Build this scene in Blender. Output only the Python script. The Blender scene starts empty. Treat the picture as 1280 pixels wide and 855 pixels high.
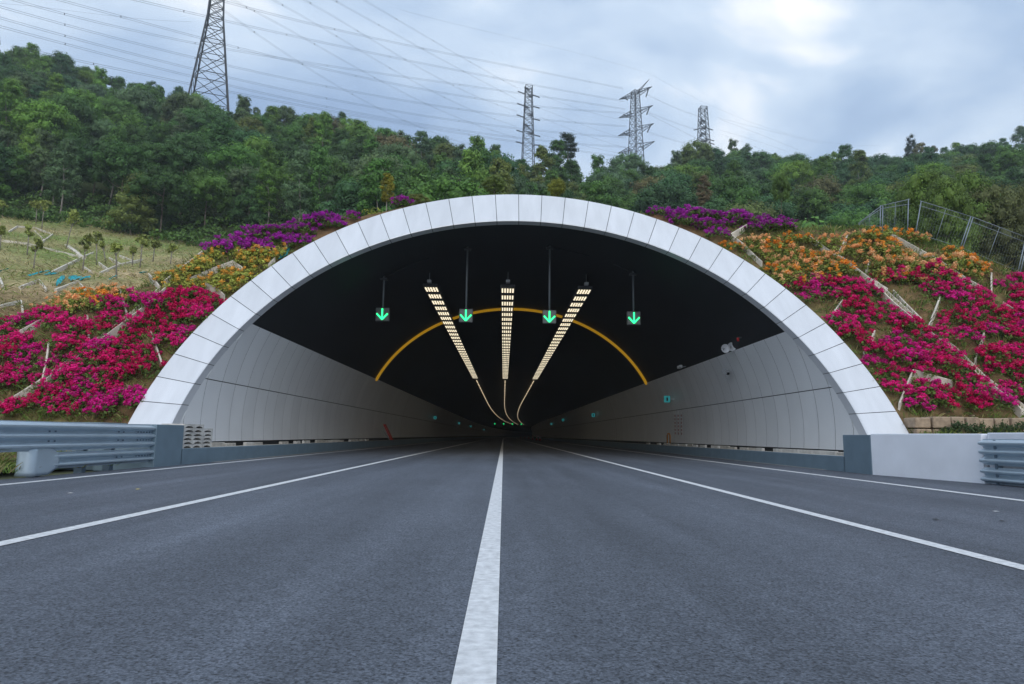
import bpy, math, random
import numpy as np
from mathutils import Matrix, Vector
random.seed(7); rng = np.random.default_rng(11)
SC = bpy.context.scene
COL = SC.collection

# ------------------------------------------------------------------ camera
F, PITCH, YAW, ROLL, CX, CH = 856.5, .1357, .0105, -.0131, -.499, .863      # focal length in photo pixels (1280 wide)
c_, s_ = math.cos(YAW), math.sin(YAW)
_r = np.array([c_, -s_, 0]); _f0 = np.array([s_, c_, 0]); _up = np.array([0, 0, 1.])
FW = _f0*math.cos(PITCH)+_up*math.sin(PITCH); _u1 = _up*math.cos(PITCH)-_f0*math.sin(PITCH)
c_, s_ = math.cos(ROLL), math.sin(ROLL)
RT = _r*c_-_u1*s_; UP = _r*s_+_u1*c_
CAM = np.array([CX, 0, CH])
cam = bpy.data.cameras.new('camera'); camo = bpy.data.objects.new('camera', cam); COL.objects.link(camo)
camo.matrix_world = Matrix(((RT[0], UP[0], -FW[0], CX), (RT[1], UP[1], -FW[1], 0), (RT[2], UP[2], -FW[2], CH), (0, 0, 0, 1)))
cam.sensor_width = 36; cam.lens = F/1280*36; cam.clip_start = .05; cam.clip_end = 6000
SC.camera = camo

# ------------------------------------------------------------------ world, sun, exposure
SUN_EL, SUN_AZ = math.radians(34), math.radians(176)                        # azimuth measured from +Y, clockwise
w = bpy.data.worlds.new('World'); SC.world = w; w.use_nodes = True
nt = w.node_tree; nt.nodes.clear()
def N(t, **k):
    n = nt.nodes.new(t)
    for a, b in k.items(): setattr(n, a, b)
    return n
L = nt.links.new
out = N('ShaderNodeOutputWorld'); sky = N('ShaderNodeTexSky', sky_type='NISHITA', sun_disc=False)
sky.sun_elevation = SUN_EL; sky.sun_rotation = SUN_AZ; sky.air_density = 1.2; sky.dust_density = 1.5
bg1 = N('ShaderNodeBackground'); bg1.inputs[1].default_value = .09; L(sky.outputs[0], bg1.inputs[0])
tc = N('ShaderNodeTexCoord'); sep = N('ShaderNodeSeparateXYZ'); L(tc.outputs['Generated'], sep.inputs[0])
zc_ = N('ShaderNodeMath', operation='MAXIMUM'); zc_.inputs[1].default_value = 0; L(sep.outputs[2], zc_.inputs[0])
za = N('ShaderNodeMath', operation='ADD'); za.inputs[1].default_value = .16; L(zc_.outputs[0], za.inputs[0])
dx = N('ShaderNodeMath', operation='DIVIDE'); L(sep.outputs[0], dx.inputs[0]); L(za.outputs[0], dx.inputs[1])
dy = N('ShaderNodeMath', operation='DIVIDE'); L(sep.outputs[1], dy.inputs[0]); L(za.outputs[0], dy.inputs[1])
cmb = N('ShaderNodeCombineXYZ'); L(dx.outputs[0], cmb.inputs[0]); L(dy.outputs[0], cmb.inputs[1]); cmb.inputs[2].default_value = 6.1
n1 = N('ShaderNodeTexNoise'); n1.inputs['Scale'].default_value = 1.6; n1.inputs['Detail'].default_value = 7; n1.inputs['Roughness'].default_value = .5
n1.inputs['Distortion'].default_value = .35; L(cmb.outputs[0], n1.inputs['Vector'])
rmp = N('ShaderNodeValToRGB'); L(n1.outputs[0], rmp.inputs[0])
e = rmp.color_ramp.elements
e[0].position = .34; e[0].color = (.26, .37, .56, 1)
e[1].position = .67; e[1].color = (1.0, 1.0, 1.0, 1)
m = e.new(.455); m.color = (.38, .50, .68, 1)
m = e.new(.565); m.color = (.57, .68, .82, 1)
bg2 = N('ShaderNodeBackground'); bg2.inputs[1].default_value = 1.0; L(rmp.outputs[0], bg2.inputs[0])
mx = N('ShaderNodeMixShader'); mx.inputs[0].default_value = .88; L(bg1.outputs[0], mx.inputs[1]); L(bg2.outputs[0], mx.inputs[2]); L(mx.outputs[0], out.inputs[0])
sl = bpy.data.lights.new('sun', 'SUN'); sl.energy = 1.5; sl.angle = math.radians(75); sl.color = (1, .96, .9)
so = bpy.data.objects.new('sun', sl); COL.objects.link(so)
sd = Vector((math.sin(SUN_AZ)*math.cos(SUN_EL), math.cos(SUN_AZ)*math.cos(SUN_EL), math.sin(SUN_EL)))
so.rotation_euler = sd.to_track_quat('Z', 'Y').to_euler(); so.location = sd*300
SC.view_settings.view_transform = 'Standard'; SC.view_settings.look = 'None'; SC.view_settings.gamma = 1; SC.view_settings.exposure = 0.48
SC.cycles.max_bounces = 6; SC.cycles.diffuse_bounces = 3; SC.cycles.glossy_bounces = 3; SC.cycles.volume_bounces = 0
SC.cycles.use_denoising = True

# ------------------------------------------------------------------ helpers
def at(px, py, Y):
    d = FW+RT*(px-640)/F+UP*(427.5-py)/F
    return CAM+d/d[1]*Y
def pj(P):
    v = np.asarray(P, float)-CAM; d = v@FW
    return 640+F*(v@RT)/d, 427.5-F*(v@UP)/d, d
MATS = {}
def mat(name, col=(.5, .5, .5), rough=.6, metal=0, emit=None, estr=1, var=0, vscale=3, vdetail=5, bump=0, bscale=40, spec=.5, col2=None, stretch=(1, 1, 1)):
    """principled material; var mixes noise-driven tone changes, bump adds fine relief"""
    m = bpy.data.materials.new(name); m.use_nodes = True; t = m.node_tree; b = t.nodes['Principled BSDF']
    b.inputs['Base Color'].default_value = (*col, 1); b.inputs['Roughness'].default_value = rough; b.inputs['Metallic'].default_value = metal
    b.inputs['Specular IOR Level'].default_value = spec
    if emit:
        b.inputs['Emission Color'].default_value = (*emit, 1); b.inputs['Emission Strength'].default_value = estr
    if var or bump:
        g = t.nodes.new('ShaderNodeNewGeometry'); mp = t.nodes.new('ShaderNodeMapping'); mp.inputs['Scale'].default_value = stretch
        t.links.new(g.outputs['Position'], mp.inputs[0])
    if var:
        n = t.nodes.new('ShaderNodeTexNoise'); n.inputs['Scale'].default_value = vscale; n.inputs['Detail'].default_value = vdetail
        t.links.new(mp.outputs[0], n.inputs['Vector'])
        mr = t.nodes.new('ShaderNodeMapRange'); mr.inputs[1].default_value = .3; mr.inputs[2].default_value = .7
        t.links.new(n.outputs[0], mr.inputs[0])
        mixn = t.nodes.new('ShaderNodeMix'); mixn.data_type = 'RGBA'
        c2 = col2 or tuple(min(1, x*(1+var)) for x in col); c1 = col if col2 else tuple(x*(1-var) for x in col)
        mixn.inputs[6].default_value = (*c1, 1); mixn.inputs[7].default_value = (*c2, 1)
        t.links.new(mr.outputs[0], mixn.inputs[0]); t.links.new(mixn.outputs[2], b.inputs['Base Color'])
    if bump:
        n2 = t.nodes.new('ShaderNodeTexNoise'); n2.inputs['Scale'].default_value = bscale; n2.inputs['Detail'].default_value = 3
        t.links.new(mp.outputs[0], n2.inputs['Vector'])
        bp = t.nodes.new('ShaderNodeBump'); bp.inputs['Strength'].default_value = bump; bp.inputs['Distance'].default_value = .02
        t.links.new(n2.outputs[0], bp.inputs['Height']); t.links.new(bp.outputs[0], b.inputs['Normal'])
    MATS[name] = m
    return m
def link(name, me, parent=None, m=None, kind=None):
    o = bpy.data.objects.new(name, me); COL.objects.link(o)
    if parent: o.parent = parent
    if m and me and not me.materials: me.materials.append(m)
    if kind: o['kind'] = kind
    return o
def tag(o, label, cat, group=None, kind=None):
    o['label'] = label
    if cat: o['category'] = cat
    if group: o['group'] = group
    if kind: o['kind'] = kind
    return o
def empty(name, loc=(0, 0, 0)):
    o = bpy.data.objects.new(name, None); o.location = [float(v) for v in loc]; o.empty_display_size = .2; COL.objects.link(o); return o
class MB:
    """collects vertices and faces; build() makes ONE mesh object"""
    def __init__(s): s.v = []; s.f = []; s.mi = []; s.cur = 0
    def add(s, vs, fs):
        b = len(s.v); s.v += [tuple(map(float, p)) for p in vs]; s.f += [tuple(b+i for i in f) for f in fs]; s.mi += [s.cur]*len(fs)
    def box(s, lo, hi):
        x0, y0, z0 = lo; x1, y1, z1 = hi
        s.add([(x0, y0, z0), (x1, y0, z0), (x1, y1, z0), (x0, y1, z0), (x0, y0, z1), (x1, y0, z1), (x1, y1, z1), (x0, y1, z1)],
              [(0, 3, 2, 1), (4, 5, 6, 7), (0, 1, 5, 4), (1, 2, 6, 5), (2, 3, 7, 6), (3, 0, 4, 7)])
    def bar(s, a, b, w, h=None, up=(0, 0, 1)):
        a = np.array(a, float); b = np.array(b, float); d = b-a; n = np.linalg.norm(d)
        if n < 1e-6: return
        d /= n; u = np.array(up, float)
        if abs(d@u) > .98: u = np.array([1., 0, 0])
        x = np.cross(d, u); x /= np.linalg.norm(x); y = np.cross(x, d); h = h or w
        q = [x*i*w/2+y*j*h/2 for i, j in ((-1, -1), (1, -1), (1, 1), (-1, 1))]
        s.add([a+k for k in q]+[b+k for k in q], [(0, 1, 2, 3), (7, 6, 5, 4), (0, 4, 5, 1), (1, 5, 6, 2), (2, 6, 7, 3), (3, 7, 4, 0)])
    def tube(s, pts, rad, n=6, cap=True):
        pts = [np.array(p, float) for p in pts]; b = len(s.v); rad = rad if hasattr(rad, '__len__') else [rad]*len(pts)
        for i, p in enumerate(pts):
            d = pts[min(i+1, len(pts)-1)]-pts[max(i-1, 0)]; d = d/(np.linalg.norm(d)+1e-9)
            u = np.array([0, 0, 1.]) if abs(d[2]) < .9 else np.array([1., 0, 0])
            x = np.cross(d, u); x /= np.linalg.norm(x); y = np.cross(x, d)
            for k in range(n):
                a = 2*math.pi*k/n; s.v.append(tuple(p+rad[i]*(x*math.cos(a)+y*math.sin(a))))
        for i in range(len(pts)-1):
            for k in range(n):
                s.f.append((b+i*n+k, b+i*n+(k+1) % n, b+(i+1)*n+(k+1) % n, b+(i+1)*n+k)); s.mi.append(s.cur)
        if cap:
            s.f.append(tuple(b+k for k in range(n))[::-1]); s.f.append(tuple(b+(len(pts)-1)*n+k for k in range(n))); s.mi += [s.cur]*2
    def grid(s, P, closed=False):
        """P: array rows x cols x 3"""
        P = np.asarray(P, float); r, c = P.shape[:2]; b = len(s.v); s.v += [tuple(q) for q in P.reshape(-1, 3)]
        for i in range(r-1):
            for j in range(c-1):
                s.f.append((b+i*c+j, b+i*c+j+1, b+(i+1)*c+j+1, b+(i+1)*c+j)); s.mi.append(s.cur)
    def mesh(s, name, mats, smooth=False):
        me = bpy.data.meshes.new(name); me.from_pydata(s.v, [], s.f)
        for m in (mats if isinstance(mats, (list, tuple)) else [mats]): me.materials.append(m)
        if max(s.mi, default=0): me.polygons.foreach_set('material_index', s.mi)
        if smooth: me.polygons.foreach_set('use_smooth', [True]*len(s.f))
        me.update(); return me
    def build(s, name, mats, parent=None, smooth=False, kind=None): return link(name, s.mesh(name, mats, smooth), parent, None, kind)
def bevel(o, wdt, seg=2):
    md = o.modifiers.new('bevel', 'BEVEL'); md.width = wdt; md.segments = seg; md.limit_method = 'ANGLE'; return o
ONES = 'zeroth first second third fourth fifth sixth seventh eighth ninth tenth eleventh twelfth thirteenth fourteenth fifteenth sixteenth seventeenth eighteenth nineteenth'.split()
CARD = 'one two three four five six seven eight nine'.split()
def ordw(n):
    if n < 20: return ONES[n]
    t = {2: 'twent', 3: 'thirt', 4: 'fort', 5: 'fift', 6: 'sixt', 7: 'sevent', 8: 'eight', 9: 'ninet'}[n//10]
    return t+'ieth' if n % 10 == 0 else t+'y-'+ONES[n % 10]

# ------------------------------------------------------------------ materials
def attr_mat(name, base=None, use_obj=True, rough=.6, transl=.25, lo=.55, hi=1.5, spec=.25):
    """foliage: tint from the object's colour (or base), uneven from leaf to leaf by the mesh attribute 'var'"""
    m = bpy.data.materials.new(name); m.use_nodes = True; t = m.node_tree; b = t.nodes['Principled BSDF']; o = t.nodes['Material Output']
    a = t.nodes.new('ShaderNodeAttribute'); a.attribute_name = 'var'
    mr = t.nodes.new('ShaderNodeMapRange'); mr.inputs[3].default_value = lo; mr.inputs[4].default_value = hi; t.links.new(a.outputs['Fac'], mr.inputs[0])
    mul = t.nodes.new('ShaderNodeVectorMath'); mul.operation = 'SCALE'; t.links.new(mr.outputs[0], mul.inputs['Scale'])
    if use_obj == 'attr':
        ca = t.nodes.new('ShaderNodeAttribute'); ca.attribute_name = 'tint'; t.links.new(ca.outputs['Color'], mul.inputs[0])
    elif use_obj:
        oi = t.nodes.new('ShaderNodeObjectInfo'); t.links.new(oi.outputs['Color'], mul.inputs[0])
    else: mul.inputs[0].default_value = base
    t.links.new(mul.outputs[0], b.inputs['Base Color']); b.inputs['Roughness'].default_value = rough; b.inputs['Specular IOR Level'].default_value = spec
    if transl:
        tr = t.nodes.new('ShaderNodeBsdfTranslucent'); t.links.new(mul.outputs[0], tr.inputs[0])
        mxs = t.nodes.new('ShaderNodeMixShader'); mxs.inputs[0].default_value = transl
        t.links.new(b.outputs[0], mxs.inputs[1]); t.links.new(tr.outputs[0], mxs.inputs[2]); t.links.new(mxs.outputs[0], o.inputs[0])
    MATS[name] = m; return m
M_leaf = attr_mat('leaves'); M_bract = attr_mat('bracts', transl=.3, lo=.75, hi=1.3, rough=.7)
M_bushleaf = attr_mat('bush_leaves'); M_wood = attr_mat('forest_leaves', use_obj='attr')
M_grass = attr_mat('grass_blades', use_obj='attr', transl=.3)
M_bark = mat('bark', (.16, .13, .10), .9, var=.35, vscale=4, bump=.4, bscale=15)
M_palebark = mat('pale_bark', (.25, .225, .195), .9, var=.3, vscale=3, bump=.3, bscale=12)
M_white = mat('white_portal_panel', (.66, .68, .715), .36, .10, var=.06, vscale=1.1, vdetail=8, stretch=(2.5, .5, .5))
def objtone(m, lo, hi):
    t = m.node_tree; b = t.nodes['Principled BSDF']; src = b.inputs['Base Color'].links[0].from_socket
    oi = t.nodes.new('ShaderNodeObjectInfo'); mr = t.nodes.new('ShaderNodeMapRange'); mr.inputs[3].default_value = lo; mr.inputs[4].default_value = hi; t.links.new(oi.outputs['Random'], mr.inputs[0])
    sc = t.nodes.new('ShaderNodeVectorMath'); sc.operation = 'SCALE'; t.links.new(src, sc.inputs[0]); t.links.new(mr.outputs[0], sc.inputs['Scale']); t.links.new(sc.outputs[0], b.inputs['Base Color'])
objtone(M_white, .955, 1.03)
M_ringback = mat('joint_backing', (.02, .022, .025), .8)
M_panel = mat('enamel_wall_panel', (.84, .855, .87), .38, .05, var=.03, vscale=.8)
objtone(M_panel, .96, 1.03)
M_lining = mat('dark_lining', (.014, .016, .020), .6, var=.3, vscale=.7, bump=.15, bscale=3, stretch=(1, .25, 1))
M_yellow = mat('lit_yellow_band', (.72, .40, .02), .5, emit=(1, .53, .02), estr=.17)
M_slate = mat('slate_paint', (.15, .215, .265), .6, var=.08, vscale=2.5, bump=.1, bscale=8)
M_whitewall = mat('whitewashed_render', (.76, .79, .85), .7, var=.05, vscale=1.6, bump=.12, bscale=9)
M_conc = mat('concrete', (.46, .43, .38), .85, var=.2, vscale=5, bump=.3, bscale=30)
M_conc2 = mat('pale_concrete', (.56, .54, .50), .85, var=.22, vscale=4, bump=.3, bscale=30)
M_edge = mat('edging_concrete', (.63, .58, .50), .9, var=.2, vscale=2.5, bump=.25, bscale=14)
M_stone = mat('stone_block', (.36, .27, .19), .9, var=.3, vscale=6, bump=.5, bscale=18)
M_rail = mat('galvanised_painted_rail', (.46, .56, .64), .34, .45, var=.06, vscale=2)
M_raildark = mat('rail_post_paint', (.12, .17, .22), .5, .2)
M_steel = mat('galvanised_steel', (.42, .45, .47), .5, .5)
M_pole = mat('dull_grey_pole', (.16, .18, .20), .6, .3)
M_pylon = mat('weathered_pylon_steel', (.028, .034, .042), .6, .3)
M_wire = mat('power_line_metal', (.055, .065, .085), .6, .3)
M_insul = mat('insulator', (.05, .055, .065), .4)
M_fence = mat('fence_wire', (.24, .28, .32), .5, .4)
M_teal = mat('teal_net', (.01, .32, .37), .8, var=.25, vscale=6)
M_box = mat('lamp_housing', (.05, .053, .06), .5)
M_greybox = mat('grey_box', (.45, .47, .5), .5)
M_lamp = mat('warm_led_lens', (.9, .85, .7), .4, emit=(1, .87, .62), estr=.9)
M_lamp2 = mat('warm_led_strip', (.9, .85, .7), .4, emit=(1, .78, .50), estr=.55)
M_green = mat('green_led', (.0, .3, .1), .4, emit=(.02, 1, .25), estr=1.9)
M_signface = mat('signal_face', (.06, .075, .08), .3)
M_cyan = mat('lit_cyan_sign', (.05, .35, .4), .4, emit=(.05, .6, .62), estr=.13)
M_black = mat('black_plastic', (.015, .015, .017), .5)
M_red = mat('red_plastic', (.5, .02, .02), .5)
M_whiteplastic = mat('white_plastic', (.75, .77, .8), .4)
M_paint = mat('road_paint', (.66, .67, .68), .65, var=.2, vscale=18, vdetail=8, bump=.4, bscale=120)
M_faded = mat('faded_red_lettering', (.42, .22, .2), .6)
M_amber = mat('amber_plastic', (.55, .22, .02), .5)

def farpanel():
    m = mat('far_wall_panel', (.84, .85, .87), .36, .1); t = m.node_tree; b = t.nodes['Principled BSDF']
    g = t.nodes.new('ShaderNodeNewGeometry'); sp = t.nodes.new('ShaderNodeSeparateXYZ'); t.links.new(g.outputs['Position'], sp.inputs[0])
    def mth(op, a, v):
        n = t.nodes.new('ShaderNodeMath'); n.operation = op; t.links.new(a, n.inputs[0]); n.inputs[1].default_value = v; return n.outputs[0]
    f = mth('LESS_THAN', mth('FRACT', mth('DIVIDE', mth('SUBTRACT', sp.outputs[1], 18.4), 1.15), 0), .036)
    h = mth('LESS_THAN', mth('ABSOLUTE', mth('SUBTRACT', sp.outputs[2], 2.52), 0), .018)
    mx_ = t.nodes.new('ShaderNodeMath'); mx_.operation = 'MAXIMUM'; t.links.new(f, mx_.inputs[0]); t.links.new(h, mx_.inputs[1])
    mi = t.nodes.new('ShaderNodeMix'); mi.data_type = 'RGBA'; mi.inputs[6].default_value = (.84, .85, .87, 1); mi.inputs[7].default_value = (.03, .03, .035, 1); t.links.new(mx_.outputs[0], mi.inputs[0]); t.links.new(mi.outputs[2], b.inputs['Base Color'])
    return m
M_far = farpanel()
# asphalt: grey binder, dark pits and pale aggregate specks, long faint wheel streaks
def asphalt():
    m = bpy.data.materials.new('asphalt'); m.use_nodes = True; t = m.node_tree; b = t.nodes['Principled BSDF']
    g = t.nodes.new('ShaderNodeNewGeometry')
    def noise(scale, detail, st=(1, 1, 1), rough=.5):
        mp = t.nodes.new('ShaderNodeMapping'); mp.inputs['Scale'].default_value = st; t.links.new(g.outputs['Position'], mp.inputs[0])
        n = t.nodes.new('ShaderNodeTexNoise'); n.inputs['Scale'].default_value = scale; n.inputs['Detail'].default_value = detail; n.inputs['Roughness'].default_value = rough
        t.links.new(mp.outputs[0], n.inputs['Vector']); return n.outputs[0]
    def ramp(src, a, b_, lo, hi):
        r = t.nodes.new('ShaderNodeMapRange'); r.inputs[1].default_value = a; r.inputs[2].default_value = b_; r.inputs[3].default_value = lo; r.inputs[4].default_value = hi
        t.links.new(src, r.inputs[0]); return r.outputs[0]
    def mul(a, b_):
        r = t.nodes.new('ShaderNodeMath'); r.operation = 'MULTIPLY'; t.links.new(a, r.inputs[0]); t.links.new(b_, r.inputs[1]); return r.outputs[0]
    v = t.nodes.new('ShaderNodeTexVoronoi'); v.inputs['Scale'].default_value = 90; t.links.new(g.outputs['Position'], v.inputs['Vector'])
    sepc = t.nodes.new('ShaderNodeSeparateColor'); t.links.new(v.outputs['Color'], sepc.inputs[0])
    k = mul(ramp(sepc.outputs[0], 0, 1, .58, 1.40), ramp(noise(55, 3),   .34, .50, .34, 1.0))
    k = mul(k, ramp(noise(.75, 3, (1, .03, 1)), .3, .7, .74, 1.28)); k = mul(k, ramp(noise(2.2, 4, (1, .10, 1)), .35, .65, .90, 1.10)); k = mul(k, ramp(noise(.35, 3), .3, .7, .9, 1.1))
    k = mul(k, ramp(noise(9, 5), .3, .7, .85, 1.15))
    sc = t.nodes.new('ShaderNodeVectorMath'); sc.operation = 'SCALE'; sc.inputs[0].default_value = (.098, .112, .138); t.links.new(k, sc.inputs['Scale'])
    t.links.new(sc.outputs[0], b.inputs['Base Color']); b.inputs['Roughness'].default_value = .72; b.inputs['Specular IOR Level'].default_value = .4
    bp = t.nodes.new('ShaderNodeBump'); bp.inputs['Strength'].default_value = .55; bp.inputs['Distance'].default_value = .006
    t.links.new(v.outputs['Distance'], bp.inputs['Height']); t.links.new(bp.outputs[0], b.inputs['Normal'])
    return m
M_asph = asphalt()
def soilmat():
    m = bpy.data.materials.new('hillside_soil'); m.use_nodes = True; t = m.node_tree; b = t.nodes['Principled BSDF']
    a = t.nodes.new('ShaderNodeAttribute'); a.attribute_name = 'tint'
    g = t.nodes.new('ShaderNodeNewGeometry')
    n = t.nodes.new('ShaderNodeTexNoise'); n.inputs['Scale'].default_value = 2.2; n.inputs['Detail'].default_value = 8; n.inputs['Roughness'].default_value = .65
    t.links.new(g.outputs['Position'], n.inputs['Vector'])
    mr = t.nodes.new('ShaderNodeMapRange'); mr.inputs[1].default_value = .3; mr.inputs[2].default_value = .7; mr.inputs[3].default_value = .55; mr.inputs[4].default_value = 1.45
    t.links.new(n.outputs[0], mr.inputs[0])
    s = t.nodes.new('ShaderNodeVectorMath'); s.operation = 'SCALE'; t.links.new(a.outputs['Color'], s.inputs[0]); t.links.new(mr.outputs[0], s.inputs['Scale'])
    t.links.new(s.outputs[0], b.inputs['Base Color']); b.inputs['Roughness'].default_value = .95; b.inputs['Specular IOR Level'].default_value = .1
    bp = t.nodes.new('ShaderNodeBump'); bp.inputs['Strength'].default_value = .8; bp.inputs['Distance'].default_value = .12
    t.links.new(n.outputs[0], bp.inputs['Height']); t.links.new(bp.outputs[0], b.inputs['Normal'])
    return m
M_soil = soilmat()

# ------------------------------------------------------------------ tunnel shape
A, B, ZC = 10.05, 8.367, 1.1756           # inner ellipse of the vault
Y0, T = 19.057, .834                      # slanted portal plane: Y = Y0 + T z
DA, DB = 1.254, 1.617                     # width of the white ring
def bend(y): return .0001*np.maximum(np.asarray(y, float)-150, 0)**2
def prof(z): return A*math.sqrt(max(0, 1-((z-ZC)/B)**2))
WB = 8.855                                # half width between the kerb walls

# ------------------------------------------------------------------ terrain
MX = [-60, -40, -25, -17.5, -16.3, -15.5, -13.5, -12.4, -10.4, -7.3, -4.4, 0, 4.5, 8.6, 11.8, 14.3, 15.9, 17.7, 19.3, 22, 30, 60]
MZ = [2.5, 2.8, 3.2, 4.0, 4.55, 5.2, 6.15, 7.7, 9.15, 9.95, 10.6, 10.95, 10.6, 10.25, 9.65, 9.45, 9.0, 8.2, 6.85, 6.0, 5.0, 4]
HU = [-1.3, -.78, -.62, -.5, -.25, -.13, 0, .13, .28, .45, .62, .8, 1.3]
HANG = [.60, .591, .535, .518, .49, .46, .43, .404, .438, .442, .448, .464, .48]
HYR = [210, 205, 200, 190, 180, 175, 170, 175, 230, 230, 225, 220, 220]
TRH = [13, 13, 12, 12, 12.5, 13.5, 14, 13.5, 14, 13.5, 13.5, 14, 14]
HB30 = [4, 5.6, 5.2, 4.8, 4, 4, 4, 4, 4, 4, 4, 3, 2]
HB42 = [11, 10.8, 10.4, 10.2, 9.3, 9.5, 9.5, 9.5, 9.0, 8, 7, 5.5, 4]
HF = [29, 28, 26, 24.5, 19, 16, 14, 14, 14, 13, 12, 11, 10]
HYF = [85, 85, 85, 85, 76, 70, 66, 68, 72, 72, 70, 70, 70]
def Hh(x, y):
    u = np.clip((x-CX)/np.maximum(y, 20), -1.3, 1.3); I = lambda t: np.interp(u, HU, t)
    yr = I(HYR); zr = I(HANG)*yr+CH-I(TRH); b30, b42, zf, yf = I(HB30), I(HB42), I(HF), I(HYF)
    z = np.where(y < 42, b30+(b42-b30)*(y-30)/12, 0)
    z = np.where((y >= 42) & (y < 46), b42+.3*(y-42)/4, z)
    t = (y-46)/(yf-46); z = np.where((y >= 46) & (y < yf), b42+.3+(zf-b42-.3)*t, z)
    t = np.clip((y-yf)/(yr-yf), 0, 1); z = np.where((y >= yf) & (y < yr), zf+(zr-zf)*(t*.72+.28*np.sin(t*math.pi/2)), z)
    z = np.where(y >= yr, zr+.30*(y-yr), z)
    return z
def smin(a, b, k): h = np.clip(.5+.5*(b-a)/k, 0, 1); return b+(a-b)*h-k*h*(1-h)
def wob(x, y):
    return .10*np.sin(x*1.7+1.3*np.sin(y*.9))*np.cos(y*1.3+x*.4)+.06*np.sin(x*4.1+y*2.3)+.25*np.sin(x*.37+2)*np.sin(y*.31)
def H(x, y):
    x = np.asarray(x, float); y = np.asarray(y, float)
    zf = (y-Y0-.36)/T
    body = -smin(-np.interp(x, MX, MZ), -Hh(x, y), 1.2)
    z = smin(zf, body, .5)
    far = np.clip((y-60)/60, 0, 1)
    amp = np.clip((zf-.2)/2, 0, 1)
    z = z+wob(x, y)*amp*.7+far*(1.6*np.sin(x*.07+1)*np.sin(y*.06)+1.0*np.sin(x*.15-y*.11))
    verge = np.where(x < 0, .10+.30*np.clip((-x-9.2)/3, 0, 1), np.where(y < 17, .8, 1.02))+.02*np.sin(x*3.1)*np.cos(y*2.7)
    return np.maximum(z, verge)
YB_ = np.arange(14, 37, .2); YA_ = np.concatenate([np.arange(14, 60, .15), np.arange(60, 240, .8)])
def hit(px, py, near=False):
    d = at(px, py, 1.)-CAM; Y = YB_ if near else YA_
    P = CAM+d[None]*Y[:, None]; below = P[:, 2] <= H(P[:, 0], P[:, 1])
    i = int(np.argmax(below))
    if not below[i]: return None
    a, b = (Y[max(i-1, 0)], Y[i])
    for _ in range(5 if near else 10):
        m_ = (a+b)/2; p = CAM+d*m_
        if p[2] <= H(p[0], p[1]): b = m_
        else: a = m_
    p = CAM+d*b; p[2] = float(H(p[0], p[1])); return p
def inpoly(x, y, poly):
    n = len(poly); r = False; j = n-1
    for i in range(n):
        xi, yi = poly[i]; xj, yj = poly[j]
        if (yi > y) != (yj > y) and x < (xj-xi)*(y-yi)/(yj-yi)+xi: r = not r
        j = i
    return r

def steps(parts):
    o = []
    for a, b, s in parts: o += list(np.arange(a, b, s))
    return np.array(o+[parts[-1][1]])
xs = steps([(-700, -300, 40), (-300, -60, 8), (-60, -24, 1.2), (-24, 26, .36), (26, 60, 1.4), (60, 300, 8), (300, 700, 40)])
ys = steps([(6, 17, .8), (17, 33, .36), (33, 62, .9), (62, 110, 2), (110, 520, 7)])
XX, YY = np.meshgrid(xs, ys); ZZ = H(XX, YY)
idx = np.arange(XX.size).reshape(XX.shape)
xc = (XX[:-1, :-1]+XX[1:, 1:])/2; yc = (YY[:-1, :-1]+YY[1:, 1:])/2
zell = ZC+(B+DB*.55)*np.sqrt(np.clip(1-(xc/(A+DA*.55))**2, 0, 1))          # soil is cut away inside the ring
front = (yc-Y0-.36)/T
keep = ~((np.abs(xc) < A+DA*.55) & (front < zell)) & ~((np.abs(xc) < 9.1) & (yc < 30) & (front < 6.5)) & ~((yc < 18.5) & (np.abs(xc) < np.where(xc < 0, 9.05, 10.6)))
keep &= ~((yc < 18.2) & (xc > 0) & (xc < 10.4))
q = np.stack([idx[:-1, :-1], idx[:-1, 1:], idx[1:, 1:], idx[1:, :-1]], -1)[keep]
me = bpy.data.meshes.new('hillside'); me.from_pydata(np.stack([XX, YY, ZZ], -1).reshape(-1, 3).tolist(), [], q.tolist())
me.polygons.foreach_set('use_smooth', [True]*len(me.polygons))
# ground cover by place: earth bank, dry terrace grass, forest floor
X1, Y1 = XX.ravel(), YY.ravel(); nz = .5+.5*np.sin(X1*.9+2*np.sin(Y1*.5))*np.cos(Y1*.8+np.sin(X1*.6)); nz2 = .5+.5*np.sin(X1*.23+1.7*np.sin(Y1*.21+1))*np.cos(Y1*.19-X1*.11)
soil = np.array([.20, .115, .065]); weed = np.array([.13, .135, .05]); dry = np.array([.47, .36, .21]); lush = np.array([.20, .27, .075]); wood = np.array([.045, .06, .022])
colr = soil*(1-nz[:, None]*.75)+weed*nz[:, None]*.75
terr = np.clip((Y1-33)/4, 0, 1)[:, None]; tcol = dry*(1-nz2[:, None])+lush*nz2[:, None]; tcol = tcol*(.75+.25*nz[:, None])
colr = colr*(1-terr)+tcol*terr
ff = np.clip((Y1-np.interp((X1-CX)/np.maximum(Y1, 20), HU, HYF)+3)/6, 0, 1)[:, None]; ff = np.where((X1 > -18)[:, None], np.clip((Y1[:, None]-48)/8, 0, 1), ff)
colr = colr*(1-ff)+wood*ff
ca = me.color_attributes.new('tint', 'FLOAT_COLOR', 'POINT'); ca.data.foreach_set('color', np.concatenate([colr, np.ones((len(colr), 1))], 1).ravel())
me.materials.append(M_soil); hs = link('hillside', me, kind='structure'); tag(hs, 'steep earth and grass hillside around the tunnel mouth', 'hillside', kind='structure')

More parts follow.
